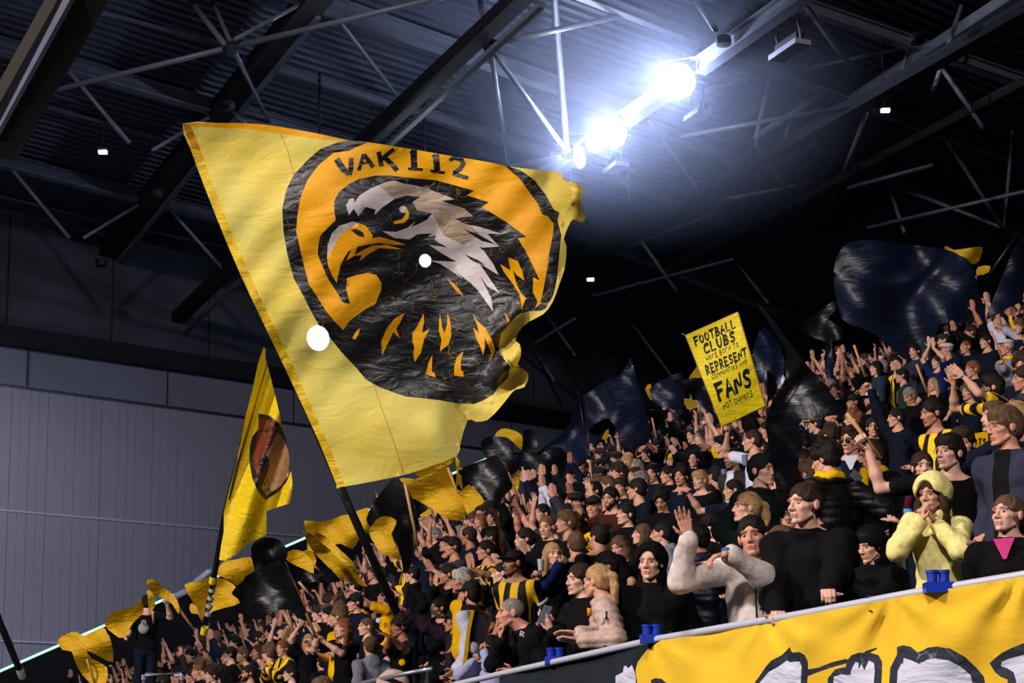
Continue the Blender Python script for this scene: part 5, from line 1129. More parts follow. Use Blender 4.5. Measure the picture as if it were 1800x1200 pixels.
# ---- placard with brush lettering
GL = {'A': [[(0, 0), (.32, 1), (.62, 0)], [(.12, .36), (.52, .38)]], 'B': [[(.05, 0), (.08, 1)], [(.08, 1), (.5, .88), (.45, .62), (.1, .53)], [(.1, .53), (.58, .4), (.5, .08), (.05, 0)]], 'C': [[(.58, .85), (.35, 1), (.1, .75), (.04, .35), (.2, .02), (.6, .15)]], 'D': [[(.06, 0), (.06, 1)], [(.06, 1), (.5, .85), (.58, .4), (.4, .06), (.06, 0)]], 'E': [[(.08, 0), (.06, 1)], [(.06, 1), (.55, .98)], [(.07, .52), (.45, .52)], [(.07, .0), (.56, .02)]], 'F': [[(.1, 0), (.06, 1)], [(.0, .95), (.6, 1)], [(.07, .52), (.48, .55)]], 'I': [[(.15, 0), (.15, 1)]],
 'L': [[(.08, 1), (.08, .02), (.55, .06)]], 'M': [[(.02, 0), (.08, 1), (.33, .4), (.58, 1), (.64, 0)]], 'N': [[(.04, 0), (.08, 1), (.52, .05), (.58, 1)]], 'O': [[(.3, 1), (.06, .75), (.05, .3), (.3, 0), (.55, .3), (.55, .75), (.3, 1)]], 'P': [[(.1, 0), (.06, 1)], [(.06, 1), (.55, .9), (.5, .5), (.1, .45)]], 'R': [[(.08, 0), (.06, 1)], [(.06, 1), (.52, .88), (.46, .55), (.1, .5), (.58, 0)]], 'S': [[(.55, .88), (.3, 1), (.08, .8), (.18, .56), (.48, .42), (.52, .15), (.28, 0), (.04, .12)]], 'T': [[(0, .97), (.62, 1)], [(.32, 1), (.3, 0)]], 'U': [[(.06, 1), (.06, .25), (.28, 0), (.52, .25), (.55, 1)]], 'W': [[(.0, 1), (.16, 0), (.33, .65), (.5, 0), (.66, 1)]],
 'e': [[(.05, .4), (.5, .45), (.45, .8), (.2, .85), (.05, .5), (.15, .08), (.5, .1)]], 'r': [[(.08, 0), (.08, .9)], [(.08, .6), (.3, .9), (.5, .8)]], 'n': [[(.06, 0), (.06, .9)], [(.06, .6), (.3, .9), (.5, .7), (.5, 0)]], 'K': [[(.08, 0), (.06, 1)], [(.55, 1), (.1, .5)], [(.2, .6), (.6, 0)]], 'V': [[(0, 1), (.28, 0), (.56, 1)]], 'Z': [[(.02, .98), (.55, 1), (.02, .02), (.58, 0)]], 'G': [[(.55, .85), (.3, 1), (.06, .7), (.06, .25), (.3, 0), (.55, .15), (.55, .45), (.35, .45)]]}
def text_polys(s_, x0, y0, h_, w_, th, skew=0., brush=True):
    """letters as closed stroke outlines in flat coordinates; (x0,y0) baseline start, w_ total width"""
    adv = []; 
    for ch in s_: adv.append(.4 if ch == ' ' else (.32 if ch == 'I' else .8))
    k = w_/(sum(adv)-.16); out = []; x = x0
    for ch, a in zip(s_, adv):
        for st_ in GL.get(ch, []):
            P = np.array([(x+(px+skew*py)*k, y0+py*h_) for px, py in st_])
            if len(P) > 3: P = np.array([P[0]]+[p for i in range(len(P)-1) for p in ((P[i]*.7+P[i+1]*.3), (P[i]*.3+P[i+1]*.7))]+[P[-1]])
            wd = np.full(len(P), th)
            if brush: wd = th*(1.1-.5*np.linspace(0, 1, len(P)))
            if brush: P[0] += (P[0]-P[1])/np.linalg.norm(P[0]-P[1])*th*.3; P[-1] += (P[-1]-P[-2])/np.linalg.norm(P[-1]-P[-2])*th*.3
            out.append(ribbon(P, wd))
        x += a*k
    return out
c4 = [(1206, 590), (1297, 549), (1345, 713), (1269, 749)]      # placard corners
def quadmap(u, v):              # u right 0..1, v up 0..1
    a, b_, c, d = [np.array(p, float) for p in c4]
    return (a*(1-u)+b_*u)*v+(d*(1-u)+c*u)*(1-v)
SD = 17.5
lines = [('FOOTBALL', .09, .865, .085, .80, .030, 1), ('CLUBS', .2, .745, .095, .62, .036, 1), ('WerE BOrN TO', .18, .672, .05, .66, .011, 0), ('REPRESENT', .1, .545, .085, .84, .030, 1), ('COMMUNITIeS AND', .16, .478, .045, .74, .011, 0), ('FANS', .13, .25, .165, .74, .055, 1), ('NOT OWNerS', .16, .145, .06, .66, .012, 0)]
arts = []; qm = lambda P: [tuple(quadmap(x, y)) for x, y in P]
for s_, x0, y0, h_, w_, th, br in lines:
    for p in text_polys(s_, x0, y0, h_, w_, th*1.0, .12, bool(br)): arts.append((qm(p), 1))
arts.append((qm([(0.985, 0), (1, 0), (1, 1), (.985, 1)]), 2))
Vp, Tp, mp_ = cloth_mesh('placard', c4, arts, lambda x, y: SD+0*x+.03*np.sin((x+y)/40), 12, [])
base = at(1268, 760, SD+.05); root = empty('placard', base); tag(root, 'yellow placard with black brush lettering about football clubs and fans', 'sign')
M_PY = clothm('placard_yellow', '#f3dd1c', '#efd818', .15, rough=.5, bump=.2, bs=6); M_PI = mat('placard_ink', rgb('#14130f'), .5); M_PE = mat('placard_edge', rgb('#d9a80e'), .5)
front = link('sheet', newmesh('sheet', Vp-base, Tp, mp_, mats=[M_PY, M_PI, M_PE], smooth=False), root)
bk = [at(x, y, SD+.06)-base for x, y in c4]; b = MB()
for i in range(4): b.tube([bk[i], bk[(i+1) % 4]], .008, 6)
b.tube([at(1206, 590, SD+.06)-base, at(1198, 586, SD+.06)-base], .004, 5); b.build('frame', stickm, root)
b = MB(); b.tube([at(1297, 600, SD+.07)-base, np.zeros(3)], .014, 6); b.build('stick', stickm, root)
# ---- loose held sticks and things
def held_stick(a, c, d0, d1, lab, r=.013, m=None):
    p, q = at(*a, d0), at(*c, d1); root = empty('flag_stick', q); tag(root, lab, 'stick'); b = MB(); b.tube([np.zeros(3), p-q], r, 8); b.build('shaft', m or stickm, root, True); return root
# ---------------------------------------------------------------- people set by survey
UPW = (0, 0, 1); CAMW = (0, -1, 0)
P = person
H = {}
H['jacket'] = P('broad man with short brown hair in black jacket gripping the rail', 1413, 888, 72, 52, 22, 'short', 'brown', 'jacket', 'black', wide=1.14, fat=1.25, fw=1.1, s=.96, d=10.96, lean=8, r=(1368, 1077, rail_d(1364)-10.96), l=(1449, 1063, rail_d(1449)-10.96), sr='rail', sl='rail', dr=(-.1, -.9, .15), dl=(-.1, -.9, .15), nr=(0, .2, -1), nl=(0, .2, -1), skin=2, hp=-2)
H['cream'] = P('young man in cream fleece raising one open palm at the rail', 1323, 944, 70, 18, 5, 'short', 'dark', 'jacket', 'cream', s=.955, d=11.2, r=(1204, 920, -.2), l=(1258, 977, -.42), sr='open', sl='relax', dr=(-.25, 0, 1), nr=(.2, -1, 0), dl=(-1, -.25, -.25), nl=(0, 0, -1), hr=-6, skin=5, fw=1.05, arm=1.1)
H['blackhood'] = P('girl in a black hood clapping low beside the broad man', 1528, 960, 56, 48, 30, 'fringe', 'black', 'hoodie', 'black', s=.95, hood='black', r=(1485, 1004, -.2), l=(1491, 1006, -.17), sr='flat', sl='flat', dr=(-.3, -.2, .9), dl=(-.3, -.2, .9), nr=(1, .2, 0), nl=(-1, -.2, 0), hp=14, skin=2)
H['yellowhood'] = P('person in pale yellow hooded sweatshirt with both hands at the mouth', 1637, 872, 60, 38, 25, 'wavy', 'brown', 'hoodie', 'paleyellow', s=.95, hood='paleyellow', hoodsize=1.2, r=(1622, 896, -.18), l=(1634, 903, -.16), sr='relax', sl='relax', dr=(.2, -.1, .95), dl=(-.5, -.1, .8), nr=(1, .2, 0), nl=(-1, 0, 0), skin=0, mouth=.01, lean=6)
H['pink'] = P('woman with swept back brown hair, black coat and pink shirt', 1770, 906, 66, 48, 30, 'pony', 'light', 'coat', 'black', wide=1.15, s=.9, d=10.9, hp=-10, fw=1.12, skin=2)
H['glasses'] = P('dark haired young man in glasses and black shirt lifting a stick', 1669, 797, 62, 52, 15, 'fringe', 'dark', 'tee', 'black', glasses='wire', r=(1514, 770, .1), sr='grip', dr=(-.5, -.2, .75), nr=(-.3, -.9, 0), skin=2, hp=-4, arm=1.12)
H['denim'] = P('young man with reddish fringe, glasses, slate jacket and gold chain', 1766, 752, 68, 78, 45, 'fringe', 'light', 'jacket', 'open_slate_black', glasses='wire', skin=5)
H['claret'] = P('brown haired man half hidden behind the pale yellow hood, in maroon scarf', 1622, 822, 52, 0, 20, 'short', 'brown', 'jacket', 'black', r=(1572, 915, -.3), l=(1580, 918, -.27), sr='open', sl='open', dr=(-.9, -.2, .3), dl=(-.9, -.2, .35), nr=(0, .3, -1), nl=(0, 0, 1), skin=2)
H['jersey'] = P('bearded man in striped jersey clapping overhead with a wristwatch', 1744, 682, 43, 105, 75, 'fringe', 'dark', 'tee', 'stripefine', r=(1672, 660, .1), l=(1682, 652, -.1), sr='open', sl='open', dr=(-.25, 0, .9), dl=(-.75, .1, .65), nr=(0, -1, 0), nl=(.2, 1, .2), skin=0, beard='dark', arm=1.12)
H['jersey2'] = P('dark haired man in yellow and black jersey looking down to the left', 1638, 727, 46, 75, 60, 'short', 'dark', 'tee', 'stripewide', hp=8, stubble=.5, skin=1)
H['shades'] = P('tall man in dark sunglasses and navy jumper over a white shirt', 1495, 774, 47, 40, 15, 'quiff', 'brown', 'jumper', 'navy', glasses='sun', hp=8, hr=6, skin=0)
H['leather'] = P('curly haired person in a black leather jacket turned away, holding a phone', 1450, 808, 56, 125, 150, 'curly', 'dark', 'puffer', 'black', r=(1517, 850, -.1), sr='grip', nr=(-1, 0, 0), hp=12, skin=0, pl='front')
H['collar'] = P('man with bowed head and bright yellow collar in black coat', 1530, 800, 50, 75, 50, 'short', 'brown', 'coat', 'black', hp=16, skin=0)
H['quiff'] = P('young man with dark quiff and green hood looking to the right', 1340, 828, 54, -48, -30, 'quiff', 'dark', 'hoodie', 'darkgreen', skin=2, wide=1.05)
H['polo'] = P('man in white polo shirt pointing a raised arm towards the placard', 1322, 775, 37, 100, 75, 'crop', 'brown', 'tee', 'white', r=(1271, 753), sr='grip', skin=0, arm=1.12)
H['olive'] = P('man with shaved dark hair in an olive jacket over a white shirt', 1288, 807, 36, 62, 50, 'crop', 'dark', 'jacket', 'open_olive_white', skin=1, stubble=.6)
H['ponytail'] = P('smiling woman with long blond ponytail behind the cream fleece', 1312, 893, 52, 82, 60, 'pony', 'blond', 'jumper', 'black', s=.96, mouth=.008, skin=2, hp=-5)
H['blackhair'] = P('black haired woman in black, fist near her chin', 1250, 925, 46, 72, 60, 'pony', 'black', 'jumper', 'black', s=.95, hp=20, r=(1257, 950, -.18), sr='fist', skin=2)
H['pointer'] = P('man in navy shirt pointing far left with a straight arm', 1288, 862, 36, 85, 60, 'short', 'dark', 'tee', 'navy', r=(1196, 863), sr='point', dr=(-1, 0, .12), nr=(0, 0, -1), skin=0, arm=1.12)
H['hatch'] = P('short haired man in black and yellow jersey below the pointing arm', 1243, 868, 33, 75, 50, 'crop', 'brown', 'tee', 'stripewide', skin=0)
H['blondboy'] = P('boy with blond fringe singing under the pointing arm', 1230, 845, 33, 50, 40, 'fringe', 'blond', 'tee', 'black', skin=2, mouth=.006)
H['singer'] = P('boy with curly dark hair and open mouth beside the blond boy', 1197, 838, 34, 30, 30, 'curly', 'dark', 'tee', 'navy', mouth=.014, skin=0)
H['tracktop'] = P('curly haired boy looking down in a dark striped track top', 1163, 880, 37, 22, 25, 'curly', 'black', 'jacket', 'black', hp=26, skin=1)
H['brownjumper'] = P('bearded man in brown jumper reaching a hand up to the left', 1073, 876, 37, 35, 40, 'short', 'dark', 'jumper', 'brown', r=(1014, 902), sr='open', beard='dark', hp=10, skin=0)
H['smooth'] = P('young man in black zip hoodie, head raised, beside the brown jumper', 1100, 905, 38, 62, 45, 'short', 'dark', 'hoodie', 'black', hp=-4, skin=2)
H['longfair'] = P('person with long fair hair in profile above the dark hooded boy', 1128, 940, 36, 82, 60, 'long', 'light', 'jacket', 'black', skin=2, hp=-6)
H['greyback'] = P('man with cropped hair and grey hood in left profile', 1162, 938, 40, 100, 90, 'crop', 'dark', 'hoodie', 'grey', skin=0)
H['furhood'] = P('young man in a black hood looking out between two companions', 1143, 990, 60, 22, 10, None, 'dark', 'coat', 'black', hood='black', skin=2, wide=1.1, fw=1.05)
H['puffer'] = P('dark haired person in navy puffer turned away, hands clasped high', 1226, 948, 48, 140, 60, 'fringe', 'black', 'puffer', 'navy', r=(1184, 1008, -.25), l=(1192, 1014, -.22), sr='relax', sl='relax', dr=(-.4, -.1, .9), dl=(-.3, 0, .9), nr=(1, 0, 0), nl=(-1, 0, 0), skin=1)
H['beige'] = P('blond woman with low ponytail in a quilted beige jacket at the rail', 1049, 1022, 50, 125, 95, 'pony', 'blond', 'puffer', 'beige', s=.9, d=13.65, r=(998, 1112, -.25), l=(1003, 1124, -.36), sr='flat', sl='flat', dl=(-1, -.1, .1), dr=(-1, -.1, .1), nr=(0, -.4, -1), nl=(0, .4, 1), skin=0, lean=6)
H['phoneman'] = P('young man in black jacket holding a phone beside the beige jacket', 1018, 1020, 54, 60, 60, 'short', 'brown', 'jacket', 'black', r=(965, 1084, -.1), l=(960, 1092, -.25), sr='grip', sl='open', dl=(-.5, -.2, .8), nl=(.6, .5, 0), dr=(-.5, -.1, .8), skin=2)
H['bowed'] = P('man bowing his head against a blue fleece arm', 978, 1040, 36, 50, 40, 'short', 'dark', 'jacket', 'navy', hp=40, skin=1, stubble=.5)
H['bluefleece'] = P('brown haired man turned away in a deep blue fleece', 1012, 958, 42, 165, 150, 'short', 'light', 'jumper', 'blue', wide=1.15, pr='down', l=(985, 990, -.35), sl='fist', skin=0)
H['darkback'] = P('dark haired man turned away in a black shirt behind the blue fleece', 1052, 945, 42, 135, 160, 'short', 'dark', 'tee', 'black', wide=1.15, skin=0)
H['wavywoman'] = P('woman with long wavy brown hair looking down behind the hooded boy', 1088, 962, 36, 40, 40, 'wavy', 'light', 'jumper', 'black', s=.95, hp=16, skin=2)
H['cupwoman'] = P('blond woman in black holding up a white cup', 972, 975, 40, -22, 10, 'long', 'blond', 'jumper', 'black', s=.95, r=(945, 1008, -.25), sr='grip', dr=(.1, -.2, 1), skin=2)
H['capjersey'] = P('grinning man in black cap and broad striped yellow jersey', 903, 990, 43, 62, 35, 'crop', 'dark', 'tee', 'stripewide', cap='black', stubble=.7, skin=1, wide=1.15, mouth=.004, pl='down')
H['profile'] = P('dark haired youth in black in sharp profile next to the black cap', 881, 1008, 37, 86, 70, 'crop', 'dark', 'jumper', 'black', r=(845, 1020), sr='relax', dr=(-.6, 0, .7), skin=2)
H['greybald'] = P('leaning man with cropped grey hair, chin on hand, black jacket', 897, 1078, 52, 82, 72, 'buzz', 'grey', 'jacket', 'black', lean=24, r=(876, 1106, -.02), sr='fist', dr=(-.3, 0, .95), nr=(1, 0, 0), wide=1.12, skin=5, stubble=.2, pl='front')
H['scarfman'] = P('man in black cap turned away, pale jumper and hanging striped scarf', 827, 1045, 44, 130, 120, 'crop', 'dark', 'jumper', 'white', cap='black', r=(792, 1190, -.2), l=(810, 1192, -.3), sr='relax', sl='relax', beard='dark', skin=0)
H['whitehair'] = P('white haired man in yellow shirt with sunglasses pushed up', 812, 1022, 42, 84, 60, 'fringe', 'white', 'tee', 'yellow', glasses_up=True, skin=5)
H['behindwhite'] = P('dark haired man in profile with a raised palm behind the white hair', 787, 1010, 34, 86, 60, 'short', 'dark', 'jumper', 'black', r=(766, 1020), sr='flat', dr=(.1, 0, 1), nr=(.6, .6, 0), skin=1, stubble=.6)
H['specs'] = P('young man with thin glasses and dark hair low behind the capped man', 771, 1069, 34, 66, 50, 'short', 'dark', 'jumper', 'black', glasses='wire', skin=2)
H['purple'] = P('capped man in a dark purple hoodie thrusting an arm left', 797, 1092, 37, 82, 80, 'crop', 'dark', 'hoodie', 'purple', cap='black', glasses='sun', r=(697, 1063), sr='fist', dr=(-.8, 0, .5), skin=5, wide=1.2, arm=1.12, fat=1.3)
H['lavender'] = P('small child in lavender top holding hands up at the corner rail', 862, 1135, 34, 70, 30, 'long', 'dark', 'hoodie', 'lavender', s=.8, r=(828, 1158, -.1), l=(842, 1140, -.1), sr='fist', sl='fist', skin=0)
H['yellowtee'] = P('man in golden shirt stretching both arms forward to a stick', 677, 1050, 29, 105, 85, 'short', 'brown', 'tee', 'gold', r=(604, 1030), l=(607, 1036), sr='grip', sl='grip', hp=-18, skin=5, arm=1.12)
H['stickgirl'] = P('girl with long fair hair and yellow bracelet holding a flag stick', 603, 1105, 34, 52, 45, 'wavy', 'ginger', 'tee', 'black', r=(551, 1110), l=(560, 1126), sr='grip', sl='grip', skin=2, hp=-6, s=.96)
H['crewcut'] = P('young man with short fair hair in black beside the fair haired girl', 643, 1102, 31, 62, 60, 'crop', 'light', 'tee', 'black', skin=2)
H['greyhoodkid'] = P('fair haired boy in grey hood turned away at lower left', 650, 1137, 33, 150, 150, 'short', 'light', 'hoodie', 'grey', skin=2, s=.95)
H['darkclap'] = P('man with long dark curls and black shirt clapping low', 703, 1102, 35, 70, 60, 'curly', 'dark', 'tee', 'black', r=(674, 1114), l=(680, 1118), sr='flat', sl='flat', dr=(-.9, 0, .4), dl=(-.9, 0, .4), nr=(0, 0, 1), nl=(0, 0, -1), skin=4)
H['bunspecs'] = P('woman with dark bun and red glasses at the bottom edge', 510, 1184, 27, 76, 60, 'bun', 'dark', 'tee', 'black', glasses='wire', skin=2, s=.95)
H['beardspecs'] = P('bearded man in thick black glasses near the bottom edge', 437, 1183, 27, 70, 60, 'short', 'dark', 'tee', 'black', glasses='thick', beard='dark', skin=1)
H['bottomboy'] = P('boy with ruffled brown hair at the bottom edge left of glasses man', 372, 1187, 27, 55, 50, 'curly', 'brown', 'tee', 'black', skin=0)
H['shadesup'] = P('man with sunglasses on his dark hair, left profile, lower left crowd', 404, 1150, 25, 85, 70, 'short', 'black', 'tee', 'black', glasses_up=True, skin=2)
H['beardtee'] = P('bearded man in black shirt looking right, lower left crowd', 455, 1122, 23, -75, -60, 'short', 'dark', 'tee', 'black', beard='dark', skin=1)
H['longblond'] = P('woman with long blond hair turned away and one arm lifted', 508, 1112, 24, 165, 160, 'wavy', 'blond', 'tee', 'black', skin=2, s=.95, l=(478, 1098))
H['blondarms'] = P('woman with straight blond hair turned away, both arms raised to the black flag', 541, 1128, 25, 150, 150, 'long', 'blond', 'tee', 'black', skin=2, s=.95, l=(524, 1094), r=(537, 1092))
H['standing'] = P('tall man in printed black shirt standing above the rest, back turned', 258, 1060, 27, 175, 160, 'crop', 'black', 'tee', 'black', r=(297, 1060), l=(222, 1128, -.1), sr='relax', sl='fist', wide=1.1, skin=2)
H['watch'] = P('short haired boy with big wristwatch below the square gold flag', 378, 1122, 24, 110, 100, 'short', 'light', 'tee', 'black', skin=0, l=(350, 1140), sl='open')
H['kidback'] = P('dark haired boy seen from behind at the bottom, navy jacket', 565, 1166, 24, 140, 140, 'crop', 'dark', 'jacket', 'navy', skin=0)
H['handup'] = P('man clapping with bare forearms in the lower left rows', 305, 1165, 22, 70, 60, 'short', 'dark', 'tee', 'black', r=(285, 1130), l=(291, 1133), sr='flat', sl='flat', skin=2)
H['snapback'] = P('bearded man in a white fronted cap behind the sunglasses man', 1531, 704, 31, 62, 50, 'crop', 'dark', 'jumper', 'black', cap='white', beard='dark', skin=1)
H['flatcap'] = P('man in a white flat cap facing left in the upper right rows', 1664, 616, 25, 92, 80, 'buzz', 'grey', 'tee', 'navy', flatcap='white', skin=5)
H['overclap'] = P('man in blue shirt clapping above his head below the white flat cap', 1647, 637, 25, 60, 60, 'short', 'brown', 'tee', 'blue', r=(1633, 601), l=(1640, 603), sr='flat', sl='flat', dr=(0, 0, 1), dl=(0, 0, 1), skin=2, arm=1.1)
H['oldcap'] = P('old man in white flat cap, glasses and striped lettered scarf', 1769, 611, 29, 72, 60, 'buzz', 'white', 'jacket', 'grey', flatcap='white', glasses='thick', r=(1763, 638), sr='grip', dr=(0, 0, 1), skin=5)
H['cigman'] = P('dark haired man in navy top facing left beside the old man', 1733, 601, 26, 70, 60, 'short', 'dark', 'jumper', 'navy', skin=0)
H['redman'] = P('balding red faced man shouting near the two white caps', 1697, 611, 25, 62, 50, 'buzz', 'ginger', 'jacket', 'navy', skin=5, mouth=.008)
H['ginger'] = P('ginger haired man in dark jacket above the overhead clap', 1709, 650, 30, 72, 60, 'short', 'ginger', 'jacket', 'navy', skin=5)
H['greentee'] = P('dark haired man in a green shirt in left profile, upper right', 1585, 661, 25, 96, 85, 'short', 'dark', 'tee', 'green', skin=0)
H['greyhead'] = P('man with greying dark hair looking down, right of the raised sleeve', 1599, 697, 29, 62, 50, 'short', 'grey', 'jacket', 'black', hp=24, skin=1)
H['blondsmile'] = P('smiling blond woman in the upper right rows', 1640, 676, 23, 45, 40, 'long', 'blond', 'tee', 'black', skin=2, s=.95, mouth=.005)
H['orangecap'] = P('person in backward orange cap beside the glossy black flag', 1434, 746, 31, 110, 90, 'short', 'dark', 'coat', 'black', cap='orange', skin=0)
H['capprofile'] = P('man in a black cap shouting left beside the pale stick', 1464, 733, 31, 80, 60, 'crop', 'dark', 'jacket', 'black', cap='black', skin=5, mouth=.008)
H['stubbly'] = P('man in black cap and glasses above the white fronted cap', 1499, 708, 27, 66, 50, 'crop', 'dark', 'jumper', 'navy', cap='black', glasses='thick', skin=1)
H['gingercurl'] = P('man with reddish wavy hair in left profile beside the stick', 1499, 738, 32, 92, 80, 'curly', 'ginger', 'jacket', 'black', skin=2)
H['fringeguy'] = P('wide eyed man with brown fringe facing the camera near sunglasses man', 1535, 752, 34, 8, 10, 'short', 'brown', 'jacket', 'black', skin=0)
H['bald'] = P('bald man seen between black caps in the right crowd', 1521, 686, 25, 70, 60, None, 'dark', 'jacket', 'black', skin=1)
H['sleeve'] = P('man in navy sleeve thrusting a wooden stick upwards', 1575, 735, 33, 84, 60, 'short', 'dark', 'jumper', 'navy', r=(1519, 657), sr='grip', dr=(-.3, 0, .9), skin=0, arm=1.14, fat=1.2)
H['bluehood'] = P('person in a dark blue hood below the yellow placard', 1219, 808, 27, 20, 20, None, 'dark', 'hoodie', 'navy', hood='navy', skin=0)
H['neat'] = P('young man with neat dark hair in black in the middle crowd', 1136, 799, 22, 60, 50, 'short', 'dark', 'jacket', 'black', skin=2)
H['yellowcap'] = P('person in bright yellow bucket hat in the middle crowd', 1182, 810, 24, 80, 70, 'short', 'blond', 'tee', 'black', beanie='yellow', skin=2)
H['capback'] = P('man in black cap turned away beside a clear cup', 1256, 838, 33, 140, 130, 'crop', 'dark', 'jumper', 'black', cap='black', skin=5)
H['sideman'] = P('dark haired man in profile left of the white polo', 1268, 782, 30, 80, 60, 'fringe', 'black', 'jumper', 'black', skin=2)
H['striperear'] = P('dark haired man with striped collar and praying hands, centre crowd', 853, 968, 34, 72, 55, 'short', 'black', 'tee', 'stripe', r=(830, 985), l=(824, 988), sr='flat', sl='flat', dr=(-.2, 0, 1), dl=(-.2, 0, 1), skin=1)
H['stickarm'] = P('person reaching up to the large gold flag stick, arms crossed at wrist', 862, 945, 25, 90, 75, 'short', 'dark', 'tee', 'black', r=(817, 907), l=(829, 924), sr='grip', sl='grip', skin=2, arm=1.12)
H['ballcap'] = P('person in black cap and striped scarf left of the dark haired man', 724, 1010, 28, 100, 90, 'short', 'black', 'jacket', 'black', cap='black', skin=0)
H['shaved'] = P('shaved headed man seen from behind beside the golden shirt', 722, 1060, 24, 170, 170, None, 'dark', 'tee', 'black', skin=5)
H['redyouth'] = P('flushed youth with brown hair under the great pole', 655, 1008, 24, 50, 45, 'short', 'brown', 'tee', 'black', skin=5)
H['darkboy'] = P('black haired boy leaning on the golden shirted man', 625, 1030, 27, 120, 110, 'short', 'black', 'tee', 'black', skin=2)
H['poleman'] = P('man in black holding the foot of the great pole', 697, 1035, 24, 75, 60, 'short', 'dark', 'jumper', 'black', r=(700, 1056), l=(692, 1050), sr='grip', sl='grip', skin=0)
H['rednose'] = P('curly haired man shouting high in the right rows', 1702, 690, 30, 55, 50, 'curly', 'light', 'tee', 'navy', skin=0, mouth=.012)
H['polowearer'] = P('young man in navy shirt with arms crossed up, centre right rows', 1250, 905, 28, 100, 80, 'short', 'brown', 'tee', 'navy', skin=0)
for a in (((1501, 606), (1521, 662), 12, 12, 'wooden stick held up by the navy sleeve'), ((1488, 726), (1549, 806), 13., 13., 'long pale stick the glossy black flag streams from'), ((1146, 734), (1154, 770), 32, 32, 'wooden stick held up left of the placard'), ((1036, 810), (1042, 850), 29, 29, 'wooden stick upright in the middle crowd'), ((1743, 582), (1766, 642), 26, 26, 'wooden stick in the old man\'s fist'), ((1611, 640), (1630, 690), 23, 23, 'wooden stick beside the smiling blond woman'), ((918, 820), (925, 850), 30, 30, 'wooden stick in front of the black flags'), ((918, 868), (927, 900), 26, 26, 'wooden stick below the triangular black flag'), ((525, 1022), (545, 1045), 23, 23, 'short wooden stick below the pointed black flag')):
    d0 = a[2]
    if 'navy sleeve' in a[4]: hw = hand_w(H['sleeve'], 'r'); d0 = proj(hw)[2]
    if 'glossy' in a[4]: hw = hand_w(H['glasses'], 'r'); d0 = proj(hw)[2]
    if 'old man' in a[4]: hw = hand_w(H['oldcap'], 'r'); d0 = proj(hw)[2]
    held_stick(a[0], a[1], d0, d0, a[4], .0155)
J = H['standing']; r0_ = J['root'].location; fz = floor_z(r0_[0], r0_[1]); hh_ = r0_[2]-fz
if hh_ > .1:
    rt = empty('podium', (r0_[0], r0_[1], fz)); tag(rt, 'dark box podium the tall standing man in black stands on', 'podium'); b = MB(); b.box((0, 0, hh_/2), .9, .7, hh_-.02); b.build('podium_box', mat('podium_dark', rgb('#101116'), .8), rt); b = MB(); b.box((0, 0, hh_-.012), .96, .76, .02); b.build('podium_top', mat('podium_dark', (0, 0, 0)), rt)
# ---- garments' details, parts of their wearers
def part(J, name, m, me=None, mb=None, smooth=True):
    """mesh given in world coordinates -> child of the wearer"""
    me = me or mb.mesh(name, smooth); o = link(name, me, J['root'], m); bpy.context.view_layer.update()
    return o
def world_part(J, name, mb, m, smooth=True):
    V = np.concatenate(mb.V); r = J['root']; Rz = J['Rz']; V = ((V-np.array(r.location))@Rz)/J['s']
    me = newmesh(name, V, np.concatenate(mb.Q), smooth=smooth); return link(name, me, r, m)
def local_part(J, name, mb, m, smooth=True):    # mb in hip frame
    V = np.concatenate(mb.V)+J['up']; return link(name, newmesh(name, V, np.concatenate(mb.Q), smooth=smooth), J['root'], m)
def surf(J, x, z, y=-.3):       # crude chest front surface in the hip frame
    w = .15; yy = -(.118)*math.sqrt(max(0, 1-(x/.19)**2)); return J['B']@np.array([x, yy-.012, z])
def strip(J, name, pts, w, m, off=.01, t=.006):
    b = MB(); Pn = [np.array(p) for p in pts]
    b.tube(Pn, w, 6); return local_part(J, name, b, m)
gold = mat('chain_gold', rgb('#b8923c'), .3, metal=.9); wht = mat('cloth_white_panel', rgb('#c4c4d0'), .85); zipm = mat('zip_dark', rgb('#15161c'), .4)
yel = clothmat('yellow')
def vee(J, b):
    for z in np.linspace(.535, .435, 5):
        w_ = .01+.45*(z-.41); c = [surf(J, x, z)+np.array([0, .004, 0]) for x in (-w_, 0, w_)]; w2 = .01+.45*(z-.025-.41); e = [surf(J, x, z-.025)+np.array([0, .004, 0]) for x in (-w2, 0, w2)]
        b.add(c+e, [(0, 1, 4, 3), (1, 2, 5, 4)])
J = H['cream']
strip(J, 'zip', [surf(J, .0, z) for z in np.linspace(.46, -.05, 12)], .006, zipm)
b = MB(); c = surf(J, .09, .27); b.beam(c+[-.05, .012, .0], c+[.045, -.0, .01], .02, .085); local_part(J, 'chest_pocket', b, mat('pocket_grey', rgb('#8d8f99'), .8))
b = MB(); c = surf(J, .115, .275); b.beam(c+[-.014, -.006, 0], c+[.014, -.002, 0], .02, .03); local_part(J, 'pocket_badge', b, zipm)
W, D = J['wr_l'], J['D_l']; b = MB(); b.tube([W-D*.02, W+D*.03], [.037, .036], 12); local_part(J, 'wrist_cloth', b, mat('wrist_blue', rgb('#3d5c8c'), .9, .6, 200, var=.4, vscale=120))
J = H['denim']; 
b = MB(); b.tube([J['neck']+J['B']@np.array([.095*math.sin(a), -.085*math.cos(a)-.02, -.03-.085*max(0, math.cos(a))]) for a in np.linspace(-1.7, 1.7, 22)], .004, 6); local_part(J, 'neck_chain', b, gold)
J = H['pink']; b = MB(); vee(J, b); local_part(J, 'pink_shirt', b, clothmat('pink'))
for k in ('shades',):
    J = H[k]; b = MB(); vee(J, b); local_part(J, 'white_undershirt', b, wht)
